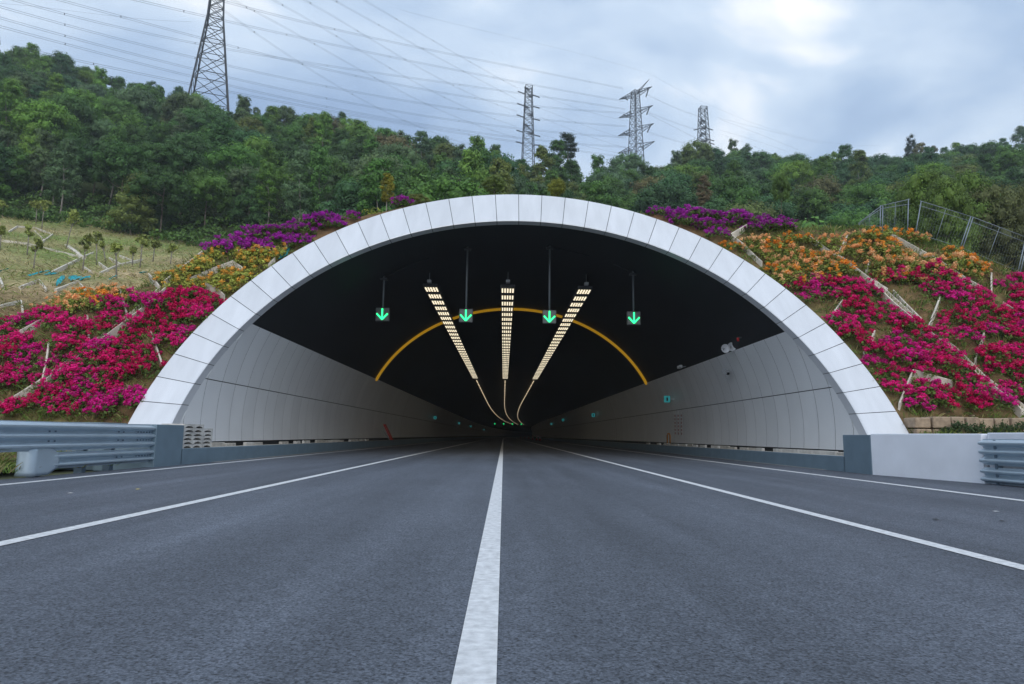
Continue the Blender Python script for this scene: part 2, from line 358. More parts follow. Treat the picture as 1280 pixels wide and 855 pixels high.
# ------------------------------------------------------------------ ground and road
g = MB(); R_ = 1500
g.add([(-R_, -R_, -.12), (R_, -R_, -.12), (R_, R_, -.12), (-R_, R_, -.12)], [(0, 1, 2, 3)])
M_ground = mat('open_ground', (.10, .11, .05), .95, var=.4, vscale=.3)
tag(g.build('ground', M_ground, kind='structure'), 'flat open ground beside the road', 'ground')
rd = MB(); yy = list(np.arange(-60, 150, 10))+list(np.arange(150, 905, 12))
rd.grid([[(bend(y)+x, y, 0) for x in (-9.15 if y < 17 else -9.0, -4, 0, 4, 10.2 if y < 17 else 9.0)] for y in yy])
road = rd.build('road', M_asph, kind='structure'); tag(road, 'dark grey asphalt road of four lanes running into the tunnel', 'road')
def stripe(x, wd, name, z=.005, ya=-40, yb=880, m=M_paint):
    s = MB(); Y = [y for y in yy if ya <= y <= yb]
    s.grid([[(bend(y)+x-wd/2, y, z), (bend(y)+x+wd/2, y, z)] for y in Y]); return s.build(name, m, road)
for x, wd in ((-8.27, .16), (-4.287, .15), (-.59, .157), (3.114, .15), (7.24, .17)): stripe(x, wd, 'lane_marking')
M_gutter = mat('gutter_concrete', (.30, .29, .27), .9, var=.35, vscale=3, bump=.4, bscale=20)
stripe(-WB+.06, .16, 'gutter_strip', .004, 16, 880, M_gutter); stripe(WB-.06, .14, 'gutter_strip', .004, 16, 880, M_gutter)

# ------------------------------------------------------------------ tunnel: portal ring, vault, wall panels
tun = tag(empty('tunnel', (0, Y0, 0)), 'wide road tunnel with white slanted portal ring and black vaulted ceiling', 'tunnel')
tun_off = Vector((0, -Y0, 0))
def tpart(mb, name, mats, smooth=False, parent=None):
    o = mb.build(name, mats, parent or tun, smooth)
    if parent is None: o.location = tun_off
    return o
def ringpt(th, da, db, back=0, push=0):
    z = ZC+(B+db)*math.sin(th); return np.array([(A+da)*math.cos(th), Y0+T*z+back, z+push])
th0 = math.asin((.96-ZC)/(B+DB*.5))
ths = np.linspace(th0, math.pi-th0, 600)
arc = np.array([ringpt(t, DA*.5, DB*.5) for t in ths]); sl_ = np.concatenate([[0], np.cumsum(np.linalg.norm(np.diff(arc, axis=0), axis=1))])
edges = np.interp(np.linspace(0, sl_[-1], 39), sl_, ths)
for i in range(38):
    gap = .010/9.6
    tt = np.linspace(edges[i]+gap, edges[i+1]-gap, 4); r = MB()
    rows = []
    for t in tt:
        pts = [ringpt(t, DA, DB, .62), ringpt(t, DA, DB, .03), ringpt(t, DA-.025, DB-.03, 0), ringpt(t, .035, .04, 0), ringpt(t, 0, 0, .03), ringpt(t, 0, 0, .52), ringpt(t, .10, .10, .54)]
        rows.append(pts)
    r.grid(rows)
    for row in (rows[0], rows[-1]):                               # closed ends, turned into the joint
        r.add(row, [tuple(range(7))])
    tpart(r, 'portal_panel', M_white)
rb = MB(); rb.grid([[ringpt(t, DA-.03, DB-.03, .60), ringpt(t, DA-.03, DB-.03, .06), ringpt(t, .03, .03, .06), ringpt(t, .03, .03, .54)] for t in np.linspace(th0, math.pi-th0, 120)])
tpart(rb, 'joint_backing', M_ringback)
for s in (-1, 1):                                                 # closing piece at the foot of the ring
    r = MB(); zb = .70; t = th0 if s > 0 else math.pi-th0
    a = ringpt(t, DA, DB); b = ringpt(t, 0, 0)
    P = [(a[0], a[1]+.02, a[2]-.012), (b[0], b[1]+.02, b[2]-.012), (b[0], b[1]+.02, zb), (a[0], a[1]+.02, zb)]
    r.add(P+[(x, y+.7, z) for x, y, z in P], [(0, 1, 2, 3), (0, 4, 5, 1), (1, 5, 6, 2), (0, 3, 7, 4)]); tpart(r, 'ring_foot', M_white)

ZB, ZM, ZT = .55, 2.52, 4.55
stations = np.concatenate([np.arange(19.5, 34, .5), np.arange(34, 150, 6), np.arange(150, 905, 10)])
ln = MB(); ang = np.linspace(math.asin((.3-ZC)/B), math.pi-math.asin((.3-ZC)/B), 72); rows = []
for y in stations:
    row = []
    for a in ang:
        z = ZC+(B+.07)*math.sin(a); yy_ = max(y, Y0+T*z+.4); row.append(((A+.07)*math.cos(a)+bend(yy_), yy_, z))
    rows.append(row)
ln.grid(rows); tpart(ln, 'vault_lining', M_lining, True)
cap = MB(); cap.add([(bend(903)+s*11, 903, z) for s, z in ((-1, -1), (1, -1), (1, 11), (-1, 11))], [(0, 1, 2, 3)]); tpart(cap, 'tunnel_end', M_lining)
PW = 1.15; gap = .013
for s in (-1, 1):
    for k in range(40):
        ya, yb = 18.4+k*PW+gap, 18.4+(k+1)*PW-gap
        for za, zb in ((ZB, ZM-.014), (ZM+.014, ZT)):
            zs = np.linspace(za, zb, 7); rows = []; ok = False
            for z in zs:
                lim = Y0+T*z+.49; a, b = max(ya, lim), max(yb, lim); ok |= b-a > .03
                rows.append([(s*prof(z), a, z), (s*prof(z), b, z)])
            if not ok: continue
            mbp = MB(); mbp.grid(rows)
            back = [[(s*(abs(x)+.005), y, z) for x, y, z in rw] for rw in rows]; mbp.grid(back)
            tpart(mbp, 'wall_panel', M_panel, True)
    ystart = 18.4+40*PW+gap
    fw_ = MB(); fy = [ystart]+[y for y in stations if y > ystart+2]
    fw_.grid([[(bend(y)+s*prof(z), y, z) for z in np.linspace(ZB, ZT, 10)] for y in fy])
    # beyond, the joints are too fine to tell apart: thin dark bands in the material
    tpart(fw_, 'far_wall_cladding', M_far, True)
yb_ = MB(); YR = 46.56
for Yq in (YR,):
    rr = []
    for a in np.linspace(math.asin((ZT-.1-ZC)/B), math.pi-math.asin((ZT-.1-ZC)/B), 60):
        ca_, sa_ = math.cos(a), math.sin(a)
        rr.append([((A+.06)*ca_, Yq, ZC+(B+.06)*sa_), ((A-.07)*ca_, Yq, ZC+(B-.07)*sa_), ((A-.07)*ca_, Yq+.3, ZC+(B-.07)*sa_), ((A+.06)*ca_, Yq+.3, ZC+(B+.06)*sa_)])
    yb_.grid(rr)
tpart(yb_, 'yellow_arch_band', M_yellow)

# ------------------------------------------------------------------ kerb walls along the tunnel, end blocks, white wall
def kerb(s, name, label):
    yb0 = 16.75 if s < 0 else 17.55; r = empty(name, (s*WB, 18.6, 0)); tag(r, label, 'kerb wall', 'kerb walls along the tunnel sides')
    off = -Vector(r.location)
    Y = [yb0+1.38]+[y for y in stations if y > 20]
    for nm, m_, pr in (('painted_face', M_slate, [(WB, -.05), (WB, .405), (WB+.02, .42)]), ('trench_top', M_conc, [(WB+.02, .42), (WB+.32, .42), (WB+.32, .30), (A+.05, .30)])):
        mb = MB(); mb.grid([[(bend(y)+s*x, y, z) for x, z in pr] for y in Y]); o = mb.build(nm, m_, r); o.location = off
    mb = MB(); mb.box((min(s*WB, s*10.3), yb0, -.1), (max(s*WB, s*10.3), yb0+1.42, 1.02 if s < 0 else 1.0)); o = bevel(mb.build('end_block', M_slate, r), .012); o.location = off
    mb = MB(); mb.box((min(s*10.02, s*10.5), yb0+1.43, .3), (max(s*10.02, s*10.5), 20.4, .96)); o = mb.build('wall_return', M_panel, r); o.location = off
    if s < 0:
        mb = MB(); mb.box((-11.9, 16.95, -.1), (-10.31, 18.1, 1.05)); o = bevel(mb.build('side_block', M_slate, r), .012); o.location = off
    return r
kerb(-1, 'kerb_wall', 'slate blue kerb wall with tall end block where the long guardrail ends')
kerb(1, 'kerb_wall', 'slate blue kerb wall with tall end block touching the white wall')
ww = empty('retaining_wall', (9.5, 16, 0)); tag(ww, 'whitewashed concrete wall beside the tunnel mouth ahead of the short guardrail', 'wall')
wo = -Vector(ww.location)
PA, PB, PC = (WB+.005, 17.545), (9.53, 14.4), (9.95, 4.0)
def wallseg(a, b, z0, z1, th_, name):
    a, b = np.array(a), np.array(b); d = (b-a)/np.linalg.norm(b-a); n_ = np.array([-d[1], d[0]])
    if n_[0] < 0: n_ = -n_
    mb = MB(); P = [a, b, b+n_*th_, a+n_*th_]
    mb.add([(p[0], p[1], z0) for p in P]+[(p[0], p[1], z1) for p in P], [(0, 1, 5, 4), (1, 2, 6, 5), (2, 3, 7, 6), (3, 0, 4, 7), (4, 5, 6, 7)]); o = bevel(mb.build(name, M_whitewall, ww), .02); o.location = wo
wallseg(PA, PB, -.1, 1.03, 1.6, 'wall_section'); wallseg((PB[0]+.10, PB[1]-.03), (PC[0]+.1, PC[1]), -.1, 1.05, 1.2, 'wall_section')
mb = MB(); mb.box((10.32, 17.4, .3), (13.0, 19.9, .985)); o = mb.build('backfill_top', M_conc, ww); o.location = wo

# stones along the toe of the right bank
rs = empty('stone_course', (13, 20.0, 1)); tag(rs, 'low course of brown stone blocks at the foot of the bank behind the white wall', 'retaining course')
x = 11.35; k = 0
while x < 19:
    wd = random.uniform(.38, .75)
    for z0, z1 in ((.95, 1.22), (1.235, 1.55)):
        mb = MB(); dy_ = random.uniform(-.03, .04); mb.box((x-13+random.uniform(0, .06), -.25+dy_, z0-1), (x+wd-.02-13, .35, z1-1+random.uniform(-.02, .02)))
        bevel(mb.build('stone_block', M_stone, rs), .03)
    x += wd

# ------------------------------------------------------------------ guardrails
def rail_profile(z0, z1, n):
    P = []
    for i in range(n*12+1):
        v = i/(n*12); ph = v*n*2*math.pi; d = -math.cos(ph); d = max(-1, min(1, d*1.5)); P.append((z0+(z1-z0)*v, .055*d))
    return P
def rail_beam(a, b, z0, z1, n, side, cuts=None):
    """corrugated beam from a to b (plan); side: unit plan vector towards the road"""
    a, b, side = np.array(a), np.array(b), np.array(side); mb = MB(); pr = rail_profile(z0, z1, n)
    for off in (0, -.012):
        mb.grid([[(*(p+side*(.09+d+off)), z) for z, d in pr] for p in (a, b)])
    for p in (a, b): mb.add([(*(p+side*(.09+d)), z) for z, d in pr]+[(*(p+side*.03), z1), (*(p+side*.03), z0)], [tuple(range(len(pr)+2))])
    return mb
gl = tag(empty('guardrail', (-9.05, 15, 0)), 'long blue-grey corrugated guardrail bolted to the slate end block', 'guardrail'); go = -Vector(gl.location)
GX = -9.02
def gpart(mb, name, m_, smooth=False, root=None, off=None):
    o = mb.build(name, m_, root or gl, smooth); o.location = off or go; return o
for ya, yb, push in ((16.76, 13.02, 0), (13.12, 8.9, .012), (9.0, 4.7, .0), (4.8, .5, .012)):
    gpart(rail_beam((GX+push, ya), (GX+push, yb), .47, 1.01, 3, (1, 0)), 'upper_beam', M_rail, True)
gpart(rail_beam((GX, 16.76), (GX, 13.1), .13, .44, 2, (1, 0)), 'lower_beam', M_rail, True)
tm = MB(); rows = []                                              # flared end shoe, widening and curling back round the post
for i in range(22):
    u = i/21; a = min(1, u/.3); g_ = a*a*(3-2*a); bq = max(0, (u-.62)/.38)
    yq = 13.22-.60*min(u, .62)/.62-.16*math.sin(bq*math.pi/2); xq = GX+.12-.26*(1-math.cos(bq*math.pi/2))
    rows.append([(xq+.03*math.sin(v*math.pi)*(1-g_*.6), yq, (.13-.10*g_)+(.31+.20*g_)*v) for v in np.linspace(0, 1, 9)])
tm.grid(rows); o = gpart(tm, 'end_shoe', M_rail, True); md = o.modifiers.new('thick', 'SOLIDIFY'); md.thickness = .012
for y in (14.35, 15.35, 12.95, 10.4, 8.4, 6.4):
    mb = MB(); mb.box((GX-.22, y-.07, -.05), (GX-.06, y+.07, .86)); gpart(mb, 'post', M_raildark)
    mb = MB(); mb.box((GX-.07, y-.06, .5), (GX+.015, y+.06, .9)); gpart(mb, 'spacer_block', M_raildark)
boltm = MB(); boltm.tube([(0, 0, 0), (.022, 0, 0)], .017, 6); boltme = boltm.mesh('bolt', M_raildark)
for yq, zs in ([(16.62-.13*i, (.56, .65, .83, .92, .285)) for i in range(5)]+[(15.5, (.65, .83, .285)), (15.3, (.65, .83, .285)), (13.15, (.56, .65, .83, .92)), (12.98, (.56, .65, .83, .92))]):
    for z in zs:
        b_ = link('bolt', boltme, gl); b_.location = Vector((GX+.055, yq, z))+go
gr = tag(empty('guardrail', (10.2, 13, 0)), 'short stretch of corrugated guardrail mounted in front of the white wall', 'guardrail'); gro = -Vector(gr.location)
d_ = np.array(PC)-np.array(PB); d_ /= np.linalg.norm(d_); sd_ = np.array([d_[1], -d_[0]]); sd_ = sd_ if sd_[0] < 0 else -sd_
p0 = np.array(PB)+d_*.10+sd_*.02
gpart(rail_beam(p0, p0+d_*7, .39, .92, 3, sd_), 'upper_beam', M_rail, True, gr, gro); gpart(rail_beam(p0, p0+d_*7, .02, .345, 2, sd_), 'lower_beam', M_rail, True, gr, gro)
for k in range(4):
    p = p0+d_*(.35+1.8*k); mb = MB(); mb.bar((*(p+sd_*.0), -.05), (*(p+sd_*.0), .9), .06, .12); gpart(mb, 'post', M_raildark, False, gr, gro)

# ------------------------------------------------------------------ lane signals, lights, small fittings
def signal(x, y, z, ceil, label, group, con=None, detail=True):
    r = tag(empty('lane_signal', (x, y, z)), label, 'lane signal', group)
    s = .31
    mb = MB(); mb.box((-s, -.06, -s), (s, .10, s)); bevel(mb.build('signal_box', M_box, r), .02)
    mb = MB(); mb.box((-s+.03, -.075, -s+.03), (s-.03, -.062, s-.03)); fp_ = mb.build('face_plate', M_signface, r)
    mb = MB(); yq = -.095
    mb.bar((0, yq, .26), (0, yq, -.2), .062, .03, (0, 1, 0))
    for k in (-1, 1): mb.bar((k*.245, yq, .03), (0, yq-.002*k, -.235), .062, .03, (0, 1, 0))
    mb.build('green_arrow', M_green, fp_)
    if detail:
        mb = MB(); mb.tube([(0, .02, s), (0, .02, ceil-z+.15)], .045, 8); hp_ = mb.build('hanger_pole', M_pole, r, True)
        mb = MB(); mb.box((-.16, -.12, ceil-z-.06), (.16, .16, ceil-z+.02)); mb.build('ceiling_flange', M_box, hp_)
        if con:
            pts = []
            for t in np.linspace(0, 1, 9):
                xx = x+(con-x)*t; pts.append((xx-x, 0, ZC+B*math.sqrt(1-(xx/A)**2)-.03-z))
            mb = MB(); mb.tube(pts, .022, 5); mb.build('conduit', M_black, hp_)
    return r
YS = 30.44; ZS = 6.18; pos = ['leftmost', 'second from the left', 'third from the left', 'rightmost']
for k, x in enumerate((-6.02, -2.27, 1.49, 5.30)):
    ce = ZC+B*math.sqrt(1-(x/A)**2)-.05
    signal(x, YS, ZS, ce, f'green down-arrow lane signal hanging from a pole near the portal, {pos[k]}', 'lane signals near the portal', [-4, 0, 3.3, 4.4][k])
for k, x in enumerate((-6.6, -2.75, 1.0, 4.9)):
    ce = ZC+B*math.sqrt(1-(x/A)**2)-.05
    signal(x+float(bend(300)), 300, 5.9, ce, f'tiny green lane signal deep in the tunnel, {pos[k]} of four', 'lane signals deep in the tunnel', None)
# ceiling luminaires: three rows of dense units, then narrow strips
hm = MB(); hm.box((-.37, -.64, .0), (.37, .64, .16)); hmesh = hm.mesh('luminaire_housing', M_box)
bm_ = MB(); bm_.box((-.036, -.46, -.025), (.036, .46, -.004)); bmesh_ = bm_.mesh('led_bar', M_lamp)
rowname = ['left', 'middle', 'right']
for ri, x in enumerate((-4.28, -.39, 3.5)):
    for k in range(32):
        o = link('ceiling_luminaire', hmesh); o.location = (x, 34.4+1.75*k, 8.22)
        nm = 'nearest the portal' if k == 0 else f'{ordw(k+1)} from the portal'
        tag(o, f'warm white ceiling luminaire {nm} in the {rowname[ri]} row of lights', 'luminaire', f'luminaires of the {rowname[ri]} row')
        for j in range(5): b_ = link('led_bar', bmesh_, o); b_.location = (-.27+.135*j, 0, 0)
    y = 93.; k = 0
    while y < 460:
        ln_ = 5.; k += 1
        mb = MB(); 
        for t0 in (0,): mb.bar((0, 0, 0), (float(bend(y+ln_)-bend(y)), ln_, 0), .11, .05)
        o = mb.build('strip_lamp', M_lamp2); o.location = (x+float(bend(y)), y, 8.25)
        tag(o, f'narrow strip lamp far down the {rowname[ri]} row, {ordw(k)} beyond the wide luminaires', 'strip lamp', f'strip lamps of the {rowname[ri]} row'); y += 6.5
    mb = MB(); mb.box((-.1, -.1, -.06), (.1, .2, .07)); mb.bar((0, .1, .07), (0, .1, .5), .02)
    o = bevel(mb.build('junction_box', M_greybox), .01); o.location = (x, 33.2, 8.42 if ri == 1 else 8.36); tag(o, f'small grey box hung at the portal end of the {rowname[ri]} light row', 'box', 'grey boxes at the light rows')

def onwall(px, py, s, y0=20, y1=300):
    """point of the tunnel wall or vault seen at a pixel"""
    for Y in np.arange(y0, y1, .05):
        p = at(px, py, Y); x = p[0]-float(bend(Y)); z = p[2]
        if (x/A)**2+((z-ZC)/B)**2 >= .985: return p
    return p
p = onwall(912, 436, 1); r = tag(empty('loudspeaker', p), 'pair of white horn loudspeakers where the dark ceiling meets the wall panels', 'loudspeaker')
for k, (dx_, dz_) in enumerate(((-.17, -.03), (.10, .05))):
    mb = MB(); n_ = 14; rows = []
    for rr_, yy2 in ((.02, .10), (.06, .02), (.14, -.12), (.19, -.20), (.185, -.21), (.13, -.10), (.05, -.02)): rows.append([(dx_-.1+rr_*math.cos(a), yy2-.1, dz_+rr_*math.sin(a)) for a in np.linspace(0, 2*math.pi, n_)])
    mb.grid(rows); mb.build('horn', M_whiteplastic, r, True)
mb = MB(); mb.bar((-.1, 0, 0), (.35, .1, .1), .04); mb.build('bracket', M_steel, r)
p = onwall(911, 464, 1); r = tag(empty('surveillance_camera', p), 'grey box camera on a bracket high on the wall panels', 'camera')
mb = MB(); mb.bar((-.2, .15, .06), (-.12, -.22, -.12), .13, .16); cb_ = mb.build('camera_body', M_greybox, r)
mb = MB(); mb.bar((-.12, -.22, -.12), (-.11, -.27, -.145), .10, .10); mb.build('lens', M_black, cb_)
mb = MB(); mb.bar((-.15, 0, 0), (.1, .1, .08), .04); mb.build('bracket', M_steel, r)
p = onwall(855, 459, 1); r = tag(empty('surveillance_camera', p), 'small white camera at the ceiling edge deeper in the tunnel', 'camera')
mb = MB(); mb.bar((-.25, .2, 0), (-.2, -.2, .03), .14, .14); mb.build('camera_body', M_whiteplastic, r); mb = MB(); mb.bar((-.2, 0, 0), (.1, .05, .05), .04); mb.build('bracket', M_steel, r)
p = onwall(924, 423, 1); r = tag(empty('warning_lamp', p), 'small red beacon on the dark ceiling above the loudspeakers', 'lamp')
mb = MB(); mb.tube([(-.05, 0, .02), (-.05, 0, -.12)], [.06, .045], 8); mb.build('red_dome', M_red, r, True); mb = MB(); mb.box((-.1, -.04, .02), (.1, .06, .05)); mb.build('base', M_box, r)
for i, (px, py, s, lab) in enumerate(((840, 499, 1, 'lit teal exit sign nearest the portal on the camera side wall'), (745, 519, 1, 'lit teal exit sign second along the camera side wall'), (706, 525, 1, 'lit teal exit sign third along the camera side wall'), (691, 530, 1, 'lit teal exit sign farthest along the camera side wall'),
        (541, 522, -1, 'lit teal exit sign nearest the portal on the opposite wall'), (572, 529, -1, 'lit teal exit sign second along the opposite wall'), (587, 533, -1, 'lit teal exit sign third along the opposite wall'), (604, 537, -1, 'lit teal exit sign farthest along the opposite wall'))):
    p = onwall(px, py, s); r = tag(empty('exit_sign', p), lab, 'exit sign', 'exit signs on the tunnel walls')
    sg = .18; mb = MB(); mb.box((-s*.3-sg, -.03, -sg*1.1), (-s*.3+sg, .05, sg*1.1)); sb_ = mb.build('sign_box', M_cyan, r)
    mb = MB(); mb.box((-s*.3-.05, -.045, -.11), (-s*.3+.05, -.034, .10)); mb.build('figure_mark', M_black, sb_)
    mb = MB(); mb.bar((-s*.3+s*sg, 0, 0), (.1*s, 0, 0), .04); mb.build('bracket', M_steel, r)
# fire cabinet lettering strips on the wall
for i, (px, py) in enumerate(((845, 530), (849, 530), (853, 530))):
    p = onwall(px, py, 1); r = tag(empty('wall_notice', p), f'faint red lettered strip notice on the wall panels, {["first", "middle", "last"][i]} of three', 'notice', 'red strip notices')
    mb = MB()
    for k in range(6): mb.box((-.06, -.10, -.62+.21*k), (-.052, .10, -.50+.21*k))
    mb.build('red_lettering', M_faded, r); mb = MB(); mb.box((-.05, -.16, -.72), (-.04, .16, .80)); mb.build('backing_plate', M_panel, r)
# red board leaning by the left kerb, striped trolley frame right, cones far in
p = at(494, 550, 52); p[0] = -WB-.25; r = tag(empty('red_board', (p[0], 52, .42)), 'dark red board leaning against the wall beside the far kerb', 'board')
mb = MB(); mb.bar((.25, 0, 0), (-.35, 0, 1.15), .08, .9, (0, 1, 0)); mb.build('board', M_red, r); mb = MB(); mb.bar((.05, .2, 0), (-.5, .25, .7), .05); mb.build('strut', M_steel, r)
r = tag(empty('push_trolley', (WB+.7, 42, .30)), 'amber tubular trolley handle standing behind the kerb wall', 'trolley')
mb = MB(); mb.tube([(0, -.35, 0), (0, -.35, .7), (0, -.2, .8), (0, .2, .8), (0, .35, .7), (0, .35, 0)], .04, 6); mb.build('handle_frame', M_amber, r, True)
mb = MB(); mb.box((-.25, -.4, .05), (.25, .4, .16)); mb.build('tray', M_greybox, r)
cb = MB(); cb.box((-.2, -.2, 0), (.2, .2, .04)); cbm = cb.mesh('cone_base', M_black)
cc = MB(); cc.tube([(0, 0, .04), (0, 0, .35)], [.15, .09], 10, False); ccm = cc.mesh('cone_lower', M_red, True)
cw = MB(); cw.tube([(0, 0, .35), (0, 0, .52)], [.09, .065], 10, False); cwm = cw.mesh('cone_stripe', M_whiteplastic, True)
ct = MB(); ct.tube([(0, 0, .52), (0, 0, .72)], [.065, .03], 10); ctm = ct.mesh('cone_tip', M_red, True)
for i, (px, Y) in enumerate(((675, 118), (671, 132), (666, 150), (661, 190), (656, 230), (651, 270))):
    p = at(px, 545, Y); r = tag(empty('traffic_cone', (p[0], Y, 0)), f'red and white traffic cone on the road deep in the tunnel, {ordw(i+1)} from the portal', 'traffic cone', 'cones deep in the tunnel'); r.scale = (1.3, 1.3, 1.3)
    for nm, mm in (('base', cbm), ('lower_cone', ccm), ('white_stripe', cwm), ('cone_tip', ctm)): link(nm, mm, r)

# cover slabs standing on the trench and the stacked channel pieces
def slab_mesh(l, h, t, m_): mb = MB(); mb.box((-t/2, -l/2, 0), (t/2, l/2, h)); return mb.mesh('cover_slab', m_)
slabs = [slab_mesh(1.0, .23, .10, M_conc2), slab_mesh(.85, .21, .12, M_conc), slab_mesh(1.1, .24, .09, M_conc), slab_mesh(.6, .22, .12, M_conc2)]
for s, nm in ((-1, 'beside the stacked channel blocks'), (1, 'opposite the stacked channel blocks')):
    y = 20.5 if s < 0 else 19.1; k = 0
    while y < 46:
        me_ = slabs[random.randrange(4)]; l = me_.vertices[2].co.y-me_.vertices[1].co.y
        if random.random() < .82:
            k += 1; o = bevel(link('cover_slab', me_), .012); o.location = (s*(9.2+random.uniform(-.03, .03)), y+l/2, .421 if False else .302); o.rotation_euler = (0, random.uniform(-.06, .06), random.uniform(-.05, .05))
            tag(o, f'concrete cover slab on edge on the kerb wall {nm}, {ordw(k)} from the portal', 'concrete slab', f'cover slabs {nm}')
        y += l+random.choice((.03, .05, .06, .25))
# U-shaped drainage channel pieces, stacked
um = MB(); Lc, Wc, Hc = .60, .62, .105
out_ = [(-Wc/2, 0), (-Wc/2, Hc), (Wc/2, Hc), (Wc/2, 0)]; arch = [(Wc/2-  .07-(Wc-.14)*t, .055*math.sin(t*math.pi)**.6) for t in np.linspace(0, 1, 9)]
poly = out_+arch
for yq in (-Lc/2, Lc/2): um.v += [(x, yq, z) for x, z in poly]
n_ = len(poly); um.f += [tuple(range(n_))[::-1], tuple(range(n_, 2*n_))]+[(i, (i+1) % n_, n_+(i+1) % n_, n_+i) for i in range(n_)]; um.mi = [0]*len(um.f)
ume = um.mesh('channel_block', M_conc2)
cols = [(18.55, 6), (19.22, 6), (19.86, 5)]
hnames = ['bottom', 'second', 'third', 'fourth', 'fifth', 'sixth', 'top']
colnm = ['column touching the slate end block', 'middle column', 'shortest column deepest in the tunnel']
for ci, (yq, n_) in enumerate(cols):
    for k in range(n_):
        o = link('channel_block', ume); o.location = (-9.2+random.uniform(-.02, .02)-.03*ci, yq+random.uniform(-.02, .02), .421+Hc*1.01*k); o.rotation_euler = (0, 0, math.pi/2+random.uniform(-.04, .04))
        tag(o, f'pale concrete channel block, {hnames[k] if k < n_-1 else "top"} of the {colnm[ci]} in the stack', 'channel block', 'stacked channel blocks')

# few bits of litter on the asphalt
for px, py, lab, cl in ((172, 612, 'yellowed dry leaf lying on the asphalt in the outer lane near the guardrail', (.5, .42, .15)), (88, 617, 'pale scrap lying on the road near the edge line by the guardrail', (.55, .53, .5)), (1245, 640, 'pale scrap on the asphalt across from the white wall', (.6, .6, .6)), (1170, 650, 'dark crumb of asphalt near the outer lane line', (.03, .03, .03)), (1252, 652, 'dark lump of dirt on the outer lane by the picture edge', (.03, .03, .03))):
    d = at(px, py, 1)-CAM; Yq = -CH/d[2]; p = CAM+d*Yq; mb = MB(); n_ = 7
    ring = [(.035*math.cos(a)*random.uniform(.6, 1.2), .05*math.sin(a)*random.uniform(.6, 1.2), .004+.006*random.random()) for a in np.linspace(0, 6.28, n_, endpoint=False)]
    mb.add(ring+[(0, 0, .014)], [(i, (i+1) % n_, n_) for i in range(n_)]+[tuple(range(n_))[::-1]])
    o = mb.build('dry_leaf' if 'leaf' in lab else 'litter_scrap', mat('litter_'+str(px), cl, .8)); o.location = (p[0], p[1], .002); tag(o, lab, 'litter')

# ------------------------------------------------------------------ concrete edging, channels and nets on the banks
def drape(poly, spacing=.25):
    pts = []
    for (a, b) in zip(poly[:-1], poly[1:]):
        pa, pb = hit(*a), hit(*b)
        if pa is None or pb is None: continue
        n = max(1, int(np.linalg.norm(pb-pa)/spacing))
        for t in np.linspace(0, 1, n, endpoint=False): pts.append(pa+(pb-pa)*t)
        last = pb
    if pts: pts.append(last)
    for p in pts: p[2] = float(H(p[0], p[1]))
    return np.array(pts)
EDGE_PTS = []
def edging(poly, label, group, w=.06, h=.21, cat='edging', shift=0):
    P = drape(poly, 50)
    if len(P) < 2: return
    for a, b in zip(P[:-1], P[1:]): EDGE_PTS.extend(a+(b-a)*t for t in np.linspace(0, 1, max(2, int(np.linalg.norm(b-a)/.2))))
    P = P+np.array([shift, 0, 0]); mb = MB(); rows = []
    # smooth the line a little and give it a width across its own run
    for i in range(len(P)):
        d = P[min(i+1, len(P)-1)]-P[max(i-1, 0)]; n_ = np.array([-d[1], d[0], 0]); n_ /= np.linalg.norm(n_)+1e-9
        lo = P[i]-np.array([0, 0, .15]); hi = P[i]+np.array([0, -.35*h, h*.9])
        rows.append([lo+n_*w/2, hi+n_*w/2, hi-n_*w/2, lo-n_*w/2])
    mb.grid(rows); mb.add(rows[0], [(0, 1, 2, 3)]); mb.add(rows[-1], [(3, 2, 1, 0)])
    o = mb.build('concrete_edging', M_edge); base = P.mean(0)
    me_ = o.data; me_.transform(Matrix.Translation(Vector(-base))); o.location = base; bevel(o, .015, 1)
    return tag(o, label, cat, group)
LE = [([(0, 514), (26, 498), (54, 480), (59, 458), (62, 436)], 'long pale concrete edging low on the left bank above the guardrail'),
      ([(110, 401), (112, 418), (112, 433)], 'thin upright edging in the middle of the magenta bed'),
      ([(190, 421), (197, 442), (203, 460)], 'edging strip beside the white ring in the magenta bed'), ([(0, 431), (15, 426), (55, 404), (77, 393)], 'edging running up the upper rim of the magenta bed'),
      ([(151, 369), (155, 382), (159, 396)], 'short upright edging between orange and magenta bushes'), ([(200, 364), (193, 354), (186, 345)], 'bent edging between orange bushes and bare red earth'),
      ([(206, 357), (230, 338), (253, 320)], 'straight edging running up to the purple bushes'), ([(237, 354), (265, 342), (292, 332), (303, 340), (311, 350)], 'peaked edging enclosing yellow-green bushes by the ring'),
      ([(258, 360), (272, 366), (281, 375)], 'curved edging above the topmost magenta bushes'), ([(367, 300), (361, 308), (357, 316)], 'short edging below the purple bushes near the ring'), ([(336, 336), (344, 328)], 'small edging piece touching the ring by the yellow bushes')]
for p_, l_ in LE: edging(p_, l_, 'edging on the left bank')
